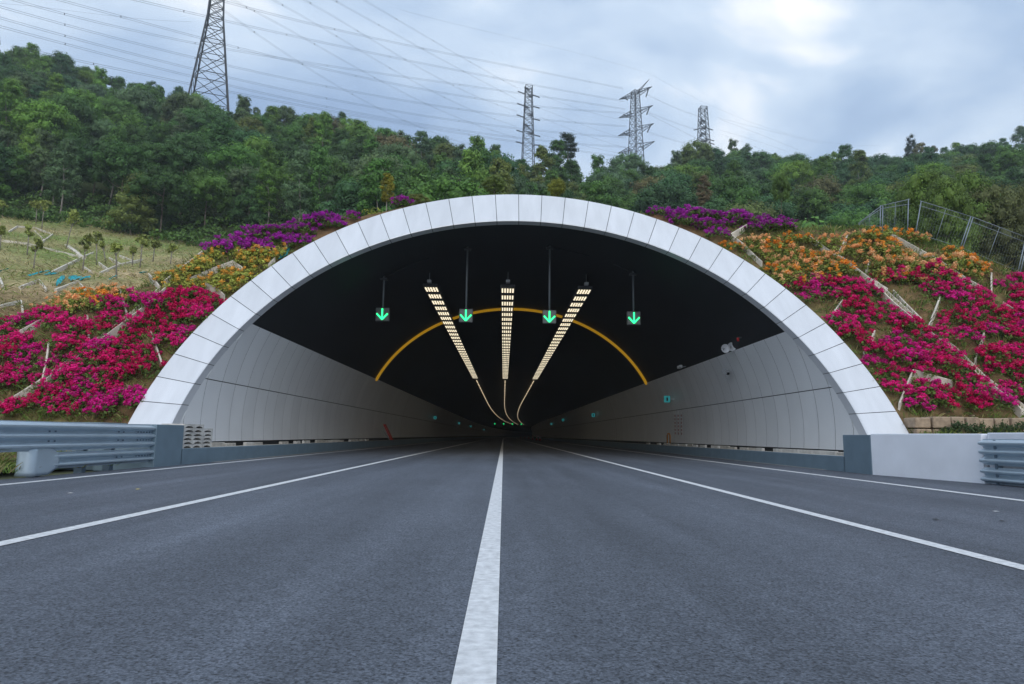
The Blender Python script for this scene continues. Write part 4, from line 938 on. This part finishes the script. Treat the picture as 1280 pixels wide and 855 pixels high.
for zi, (kind, cols_, meshes, sp, poly, cw_, where, dens) in enumerate(ZONES):
    P = []; xsq = [p[0] for p in poly]; ysq = [p[1] for p in poly]; tries = 0
    while tries < (4200 if 'white wall' in where else 3400 if zi in (0, 5) else 1700):
        tries += 1
        px, py = rng.uniform(min(xsq), max(xsq)), rng.uniform(min(ysq), max(ysq))
        if not inpoly(px, py, poly): continue
        p = hit(px, py, True)
        if p is None: continue
        e_ = ((p[0]/(A+DA+.15))**2+((p[2]-ZC)/(B+DB+.1))**2)
        if e_ < (1.03 if kind == 'purple' else 1.055) or np.min(np.linalg.norm(EP-p, axis=1)) < (.33 if p[0] < 0 else .36): continue
        if all(np.linalg.norm(p-q_[0]) > sp for q_ in P): P.append((p, px, py))
    P = [q_ for q_ in P if rng.random() < dens]
    P.sort(key=lambda q_: -q_[0][2]); nrow = max(1, round((P[0][0][2]-P[-1][0][2])/.75)) if len(P) > 8 else 1
    rows = np.array_split(np.arange(len(P)), nrow); cp = {}
    for ri, rw in enumerate(rows):
        for oi, i in enumerate(sorted(rw, key=lambda i: P[i][1])): cp[i] = (ri, oi)
    for i, (p, px, py) in enumerate(P):
        ri, oi = cp[i]; tier = f'tier {ordw(ri+1)} from top, ' if nrow > 1 else ''
        r = tag(empty('bougainvillea_bush', p-np.array([0, 0, .06])), f'{cw_} bougainvillea bush {where}, {tier}{ordw(oi+1)} from left', 'bush', f'{cw_} bushes {where}')
        lm, bm2 = meshes[int(rng.integers(len(meshes)))]; s = rng.uniform(.74, 1.1); r.scale = (s, s, s*rng.uniform(.72, 1.0)); r.rotation_euler = (.42, 0, 0) if p[1] < 26.5 else (0, 0, 0)
        r.rotation_euler.z = 0; spin = rng.uniform(0, 6.28)
        a_ = link('foliage', lm, r); a_.rotation_euler.z = spin; a_.color = (*(np.array((.34, .37, .07) if kind == 'yellow-green' else (.23, .28, .055) if kind == 'orange' else (.11, .17, .035))*rng.uniform(.8, 1.2)), 1); c = link('blossoms', bm2, r); c.rotation_euler.z = spin; c.color = (*cols_[int(rng.integers(len(cols_)))], 1)
for i, (px, wd2, lb) in enumerate(((1200, .9, 'widest dark green shrub in front of the stone blocks'), (1222, .6, 'dark green shrub just beside the widest one by the stone blocks'), (1253, .5, 'small round dark green shrub before the stone blocks'), (1275, .6, 'dark green shrub at the picture edge before the stone blocks'))):
    p = at(px, 534, 19.55); r = tag(empty('green_shrub', (p[0], 19.55, 1.0)), lb, 'shrub', 'green shrubs by the stone blocks'); lm, bm2 = DENSE[i]; r.scale = (wd2*1.0, wd2*.6, .85)
    a_ = link('foliage', lm, r); a_.color = (.05, .085, .03, 1); mb = MB(); mb.tube([(0, 0, -.1), (.02, 0, .25)], [.02, .01], 5); mb.build('stem', M_bark, r)
# weeds and grass on the banks and the terrace
def blades(n, fx, hgt, cols2, wdt=.012, spread=.10, per=9):
    for _ in range(n):
        p = fx()
        if p is None: continue
        b0 = np.array(p); hh = hgt*rng.uniform(.5, 1.4); c = np.array(cols2[int(rng.integers(len(cols2)))])*rng.uniform(.7, 1.3)
        o = rng.normal(size=(per, 3))*np.array([spread, spread, 0]); tip = o*1.9+rng.normal(size=(per, 3))*hh*.25; tip[:, 2] = hh*rng.uniform(.6, 1.1, per)
        sx = rng.normal(size=(per, 3)); sx[:, 2] = 0; sx = sx/np.linalg.norm(sx, axis=1, keepdims=True)*wdt
        m_ = (o+tip)/2+np.array([0, 0, hh*.12]); V4 = np.stack([b0+o-sx, b0+o+sx, b0+m_+sx*1.1, b0+tip], 1); VV.append(V4); vv_.append(rng.random(per)); cc_.append(np.tile(c, (per*4, 1)))
VV, vv_, cc_ = [], [], []
def bankpt():
    s = rng.choice((-1, 1)); x = s*rng.uniform(8.5, 20); y = rng.uniform(19.3, 28)
    z = float(H(x, y)); 
    if (x/(A+DA))**2+((z-ZC)/(B+DB))**2 < 1.02: return None
    return (x, y, z)
def crestpt(): x = rng.uniform(-13, 17); y = rng.uniform(29.6, 35); return (x, y, float(H(x, y)))
def vergept(): x = -rng.uniform(9.15, 14); y = rng.uniform(11, 19.5); return (x, y, float(H(x, y)))
def terrpt():
    y = rng.uniform(30, 84); x = rng.uniform(-.86, -.44)*y; return (x, y, float(H(x, y)))
GC = [(.16, .22, .05), (.23, .23, .07), (.12, .2, .04), (.30, .26, .11)]
blades(4200, bankpt, .20, GC); blades(2600, crestpt, .30, [(.27, .30, .05), (.2, .27, .05), (.33, .31, .08)], .016); blades(700, vergept, .14, GC)
blades(3000, terrpt, .16, [(.46, .38, .20), (.27, .33, .09), (.5, .42, .24)], .03, .35, 7)
under(3200, bankpt, .14, (.13, .19, .045)); under(700, crestpt, .22, (.17, .22, .045))
CRL = ([185, 250, 330, 430, 520], [338, 299, 270, 260, 253])
def crestleft():
    px = rng.uniform(185, 470); p = hit(px, np.interp(px, *CRL)+rng.uniform(2, 13), True); return None if p is None else (p[0], p[1]+rng.uniform(0, 1.2), p[2]+.1)
def crestright():
    px = rng.uniform(800, 1130); p = hit(px, np.interp(px, [800, 1000, 1130], [266, 277, 292])+rng.uniform(0, 14), True); return None if p is None else (p[0], p[1]+rng.uniform(.5, 1.2), p[2])
under(420, crestleft, .26, (.26, .30, .05)); under(160, crestright, .24, (.22, .26, .06)); blades(300, crestright, .22, [(.30, .32, .08), (.25, .3, .06)])
V4 = np.concatenate(VV); V, Q, Tn, va = foliage(V4, np.concatenate(vv_)); wd_ = link('weeds', fmesh('weeds', V, Q, Tn, va, M_grass, np.concatenate(cc_)), kind='stuff')
tag(wd_, 'grass and weeds growing over the banks, crest and terrace', 'grass', kind='stuff')
# loose stones
stv, stf = ico()
ST = []
for i in range(26):
    s = rng.choice((-1, 1), p=(.4, .6)); x = s*rng.uniform(11, 18); y = rng.uniform(19.4, 23.5); z = float(H(x, y))
    if (x/(A+DA+.2))**2+((z-ZC)/(B+DB))**2 >= 1.05: ST.append((x, y, z))
for sd2 in (-1, 1):
    for i, (x, y, z) in enumerate(sorted(q_ for q_ in ST if q_[0]*sd2 > 0)):
        sz = rng.uniform(.05, .12); V = stv*sz*np.array([1, .8, .6])*(1+.25*np.sin(stv@rng.normal(size=3)*4))[:, None]
        me_ = bpy.data.meshes.new('loose_stone'); me_.from_pydata(V.tolist(), [], stf.tolist()); o = link('loose_stone', me_, None, M_stone); o.location = (x, y, z+.02)
        wh = 'guardrail' if sd2 < 0 else 'white wall'; tag(o, f'small loose stone on the {wh} side bank, {ordw(i+1)} from the left', 'stone', f'loose stones on the {wh} side bank')

# ------------------------------------------------------------------ wire fence on the right bank
FP = [((1072, 281), (1073, 279)), ((1101, 284), (1102, 257)), ((1135, 293), (1137, 249)), ((1141, 292), (1150, 251)), ((1198, 310), (1215, 271)), ((1271, 340), (1284, 297)), ((1340, 368), (1352, 322))]
FL = ['low tapering end panel of the wire fence', 'wire fence panel just before the fence corner', None, 'long wire fence panel just past the corner, above the orange bushes', 'wire fence panel in the middle of the descending run', 'wire fence panel cut by the picture edge']
pts = []
for b_, t_ in FP:
    p = hit(*b_)
    if p is None or p[1] > 36: Y = 27.6
    else: Y = p[1]
    base = at(*b_, Y); topp = at(*t_, Y); pts.append((base, topp))
for i in range(len(FP)-1):
    if FL[i] is None: continue
    (b0, t0), (b1, t1) = pts[i], pts[i+1]; r = tag(empty('fence_panel', b0), FL[i], 'fence', 'wire fence panels'); o = b0
    for bb, tt_ in ((b0, t0), (b1, t1)):
        d = (b1-b0)/np.linalg.norm(b1-b0)*.05*(1 if bb is b0 else -1); mb = MB(); mb.tube([bb+d-o-np.array([0, 0, .3]), tt_+d-o], .02, 6); mb.build('post', M_fence, r, True)
    mb = MB(); mb.tube([(b0+b1)/2-o, (t0+t1)/2-o], .010, 5); mb.build('middle_post', M_fence, r, True)
    for f_, rad in ((1., .014), (.86, .012), (.04, .010)):
        mb = MB(); mb.tube([b0+(t0-b0)*f_-o, b1+(t1-b1)*f_-o], rad, 5); mb.build('rail', M_fence, r, True)
    mb = MB()
    for f_ in np.linspace(.1, .97, 13): mb.tube([b0+(t0-b0)*f_-o, b1+(t1-b1)*f_-o], .0018, 3, False)
    nv = max(4, int(np.linalg.norm(b1-b0)/.11))
    for f_ in np.linspace(.03, .97, nv): bb = b0+(b1-b0)*f_; tt_ = t0+(t1-t0)*f_; mb.tube([bb-o, tt_-o], .0016, 3, False)
    mb.build('wire_mesh', M_fence, r)

# ------------------------------------------------------------------ pylons
def pylon(px, py, Y, label, ztop, widths, rot, arms, legw, brw, ins=None, spike=None, below=14):
    """lattice tower; widths: list of (height above visible foot, side); foot shows at (px,py)"""
    foot = at(px, py, Y); zb = float(H(foot[0], Y)); r = tag(empty('transmission_pylon', (foot[0], Y, zb)), label, 'pylon', 'transmission pylons'); dz = foot[2]-zb
    Wd = [(h+dz, s) for h, s in widths]; slope0 = (Wd[1][1]-Wd[0][1])/(Wd[1][0]-Wd[0][0]); Wd = [(0, Wd[0][1]-slope0*Wd[0][0])]+Wd
    hs_, ss_ = [h for h, _ in Wd], [s for _, s in Wd]; c0, s0_ = math.cos(rot), math.sin(rot)
    def corner(h, k):
        s = np.interp(h, hs_, ss_)/2; x, y = ((-s, -s), (s, -s), (s, s), (-s, s))[k]; return np.array([x*c0-y*s0_, x*s0_+y*c0, h])
    for k in range(4):
        mb = MB(); 
        for a, b in zip(hs_[:-1], hs_[1:]): mb.bar(corner(a, k), corner(b, k), legw)
        mb.build('leg', M_pylon, r)
    mb = MB(); h = 0
    while h < hs_[-1]-.3:
        st = max(1.3, np.interp(h, hs_, ss_)*.72); h2 = min(h+st, hs_[-1])
        for k in range(4):
            mb.bar(corner(h, k), corner(h2, (k+1) % 4), brw); mb.bar(corner(h, (k+1) % 4), corner(h2, k), brw); mb.bar(corner(h2, k), corner(h2, (k+1) % 4), brw)
        h = h2
    mb.build('bracing', M_pylon, r)
    for (ha, ln_, dirn, depth_) in arms:
        h = ha+dz
        for sgn in (-1, 1):
            mb = MB(); s = np.interp(h, hs_, ss_)/2; dv = np.array([math.cos(dirn), math.sin(dirn), 0])*sgn; pv = np.array([-dv[1], dv[0], 0]); tip = dv*(s+ln_)+np.array([0, 0, h+depth_*.75])
            rt = [dv*s*.9+pv*s*.8*q_+np.array([0, 0, h+e_]) for q_ in (-1, 1) for e_ in (0, depth_)]
            for q_ in rt: mb.bar(q_, tip, brw*1.5)
            for f_ in np.linspace(.15, .85, 5):
                ring_ = [q_+(tip-q_)*f_ for q_ in rt]
                for a, b in ((0, 1), (2, 3), (0, 2), (1, 3), (0, 3)): mb.bar(ring_[a], ring_[b], brw)
            mb.build('cross_arm', M_pylon, r)
    for (hx, x0, z0_, x1, z1_) in (ins or []):
        mb = MB(); a = np.array([x0, 0, hx+dz+z0_]); b = np.array([x1, 0, hx+dz+z1_]); mb.tube([a+(b-a)*t for t in np.linspace(0, 1, 13)], [.16 if k % 2 else .36 for k in range(13)], 6); mb.build('insulator_string', M_insul, r)
    if spike:
        (xa, za, xb, zb2) = spike; mb = MB(); a = np.array([xa, 0, za+dz]); b = np.array([xb, 0, zb2+dz])
        for q_ in ((-.7, 0), (.7, 0), (0, .9)): mb.bar(a+np.array([q_[0], q_[1], 0]), b, brw*1.3)
        for f_ in np.linspace(.1, .9, 6): p = a+(b-a)*f_; k_ = (1-f_)*.7; mb.bar(p+np.array([-k_, 0, 0]), p+np.array([k_, 0, 0]), brw); mb.bar(p+np.array([k_, 0, 0]), p+(b-a)*.14+np.array([-k_, 0, 0]), brw)
        mb.build('earth_wire_peak', M_pylon, r)
    return r
pylon(262, 122, 186, 'large lattice pylon cut by the top of the picture on the left ridge', 45, [(0, 9.6), (24, 4.2), (46, 2.2)], .38, [(33, 6, .1, 2), (39, 7, .1, 2), (45, 5, .1, 1.5)], .34, .15)
P2 = [(28.5, -1.7, -.2, -5.0, 1.0), (28.5, 1.7, -.6, 5.2, -1.8), (22.6, -1.9, -.3, -5.2, 1.0), (22.6, 2, -.3, 5.2, -1.2), (17, -2, -.2, -5.4, 1.0), (16.6, 2.1, -.4, 5.4, -1.2), (9.7, -2.2, -.2, -5.4, .8), (8.6, 2.4, -.2, 5.6, -1.0), (4, -2.4, 0, -5.6, .9), (3.4, 2.6, 0, 5.6, 0)]
pylon(660, 190, 300, 'slim lattice pylon seen end-on with dark insulators on both sides', 32, [(0, 5.0), (26, 3.3), (32, 3.1)], .12, [(28, 4, 1.2, 1.4), (19, 4.4, 1.2, 1.4), (10, 4.4, 1.2, 1.4)], .30, .11, P2)
P3 = [(31, 6.2, 2.2, 5.0, -1.6), (22.5, 6.5, 1.6, 5.2, -1.8), (13.7, 7, 1.6, 5.4, -1.6), (29, -5.8, 0, -3.4, -1.4), (20.5, -5.8, 0, -3.4, -1.2), (11.5, -5.8, 0, -3.4, -1.2)]
pylon(795, 196, 300, 'tallest-looking pylon with slanted wide cross-arms and leaning peak', 36, [(0, 5.0), (20, 3.6), (32, 2.6)], .5, [(29.6, 7.6, .95-1.57-.15, 2.0), (20.4, 7.6, .95-1.57-.15, 2.0), (11.6, 7.6, .95-1.57-.15, 2.0), (3, 7.6, .95-1.57-.15, 2.0)], .30, .12, P3, spike=(1.0, 31.5, 6.6, 38))
P4 = [(14.5, -1.9, -.3, -5, -1.2), (14.5, 2, 0, 5, -1), (8.5, -2.2, -.3, -5.5, -1.5), (8.5, 2.2, 0, 5.5, -1), (6.6, -2.2, 0, -5, -.9), (6.6, 2.4, 0, 5.6, -1), (1.5, -2.4, 0, -5.5, -.9), (1.5, 2.6, 0, 5.6, -1)]
pylon(880, 193, 340, 'small distant pylon seen end-on, farthest of the four', 26, [(0, 5.4), (18, 4.0), (26, 3.4)], .1, [(15.5, 4.4, 1.15, 1.2), (8.5, 4.4, 1.15, 1.2), (2.5, 4.4, 1.15, 1.2)], .32, .12, P4)

# ------------------------------------------------------------------ power lines
def wire(ctrl, Ya, Yb, label, rad=.055, pair=0, spac=True):
    c = np.array(ctrl, float); t = np.concatenate([[0], np.cumsum(np.linalg.norm(np.diff(c, axis=0), axis=1))]); t /= t[-1]; P = []
    tt_ = np.linspace(0, 1, 40)
    deg = min(3, len(c)-1); fx_ = np.polyfit(t, c[:, 0], deg); fy_ = np.polyfit(t, c[:, 1], deg)
    for q_ in tt_: P.append(at(np.polyval(fx_, q_), np.polyval(fy_, q_), Ya+(Yb-Ya)*q_))
    P = np.array(P); base = P[-1].copy(); r = tag(empty('power_line', base), label, 'power line', 'overhead power lines')
    for k in ([0] if not pair else [-1, 1]):
        mb = MB(); mb.tube([p-base+np.array([0, 0, k*pair/2]) for p in P], rad, 4); mb.build('conductor', M_wire, r)
    if spac and pair:
        mb = MB()
        for i in (5, 13, 21, 29, 36): p = P[i]-base; mb.box(p-np.array([.07, .07, pair/2+.04]), p+np.array([.07, .07, pair/2+.04]))
        mb.build('spacers', M_wire, r)
GENT = [([(240, -10), (430, 39), (576, 71), (694, 93), (779, 111)], 'to the topmost arm of the slanted pylon'), ([(150, -6), (225, 15), (430, 57), (627, 100), (779, 126)], 'second down to the slanted pylon'), ([(60, -4), (244, 46), (430, 91), (600, 124), (782, 141)], 'third down to the slanted pylon'),
        ([(-20, 3), (112, 38), (225, 69), (430, 112), (600, 140), (782, 158)], 'fourth down to the slanted pylon'), ([(-20, 17), (112, 52), (234, 85), (430, 128), (600, 154), (783, 172)], 'fifth down to the slanted pylon'), ([(-20, 28), (112, 62), (234, 95), (430, 138), (600, 166), (783, 184)], 'sixth down to the slanted pylon'), ([(20, 58), (160, 92), (330, 120), (600, 172), (783, 196)], 'lowest to the slanted pylon'),
        ([(-20, -12), (225, 52), (430, 82), (600, 112), (782, 136)], 'just above the third to the slanted pylon')]
for p_, l_ in GENT: wire(p_, 150, 298, f'power line sweeping from the upper left {l_}', .036, .5)
STEEP = [([(420, -20), (489, 20), (601, 85), (647, 110)], 'highest left string'), ([(388, -16), (484, 37), (600, 100), (646, 124)], 'second left string'), ([(350, -16), (469, 52), (590, 118), (646, 139)], 'third left string'), ([(310, -16), (430, 51), (560, 124), (646, 158)], 'fourth left string'), ([(270, -10), (430, 76), (560, 142), (646, 172)], 'lowest left string'), ([(281, 14), (430, 112), (540, 165), (590, 182)], 'hidden foot behind the ridge')]
for p_, l_ in STEEP: wire(p_, 140, 298, f'steep power line from the top edge to the end-on pylon, {l_}', .024, .4)
MIDL = [([(674, 117), (730, 138), (790, 152)], 'topmost'), ([(675, 135), (740, 160), (795, 178)], 'second'), ([(675, 146), (730, 168), (800, 190)], 'third'), ([(676, 168), (730, 182), (800, 196)], 'lowest')]
for p_, l_ in MIDL: wire(p_, 300, 320, f'power line leaving the right side of the end-on pylon, {l_}', .03)
R3 = [([(805, 116), (840, 133), (872, 145)], 'topmost'), ([(808, 139), (840, 152), (874, 163)], 'second'), ([(808, 141), (845, 160), (874, 175)], 'third'), ([(809, 165), (845, 176), (874, 184)], 'lowest')]
for p_, l_ in R3: wire(p_, 300, 338, f'power line between the slanted pylon and the small pylon, {l_}', .03, .45, False)
RR = [([(898, 147), (960, 163), (1030, 180)], 'topmost'), ([(900, 149), (950, 168), (1000, 188)], 'second'), ([(900, 163), (945, 176), (985, 190)], 'third'), ([(902, 168), (930, 178), (960, 190)], 'lowest')]
for p_, l_ in RR: wire(p_, 340, 360, f'power line running off beyond the small pylon, {l_}', .032)
wire([(500, 12), (620, 42), (720, 66), (812, 92)], 200, 299, 'thin earth wire alone in the sky up to the leaning pylon peak', .02); wire([(812, 92), (860, 118), (960, 160), (1100, 182)], 299, 360, 'thin earth wire from the leaning peak down past the small pylon', .022)
wire([(-20, 3), (60, 10), (160, 22), (240, 27)], 160, 186, 'thin wire reaching the big pylon from the picture edge', .02)

# ------------------------------------------------------------------ haze: a closed box of thin even air round everything
hz = MB(); hz.box((-1600, -1600, -1.2), (1600, 1600, 260)); hm_ = bpy.data.materials.new('haze_air'); hm_.use_nodes = True; ht = hm_.node_tree; ht.nodes.clear()
ho = ht.nodes.new('ShaderNodeOutputMaterial'); pv = ht.nodes.new('ShaderNodeVolumePrincipled'); pv.inputs['Color'].default_value = (.86, .93, 1, 1); pv.inputs['Density'].default_value = .00048; pv.inputs['Anisotropy'].default_value = .2
ht.links.new(pv.outputs[0], ho.inputs['Volume']); tag(hz.build('haze', hm_, kind='stuff'), 'thin bluish haze in the air over the hills', 'haze', kind='stuff')
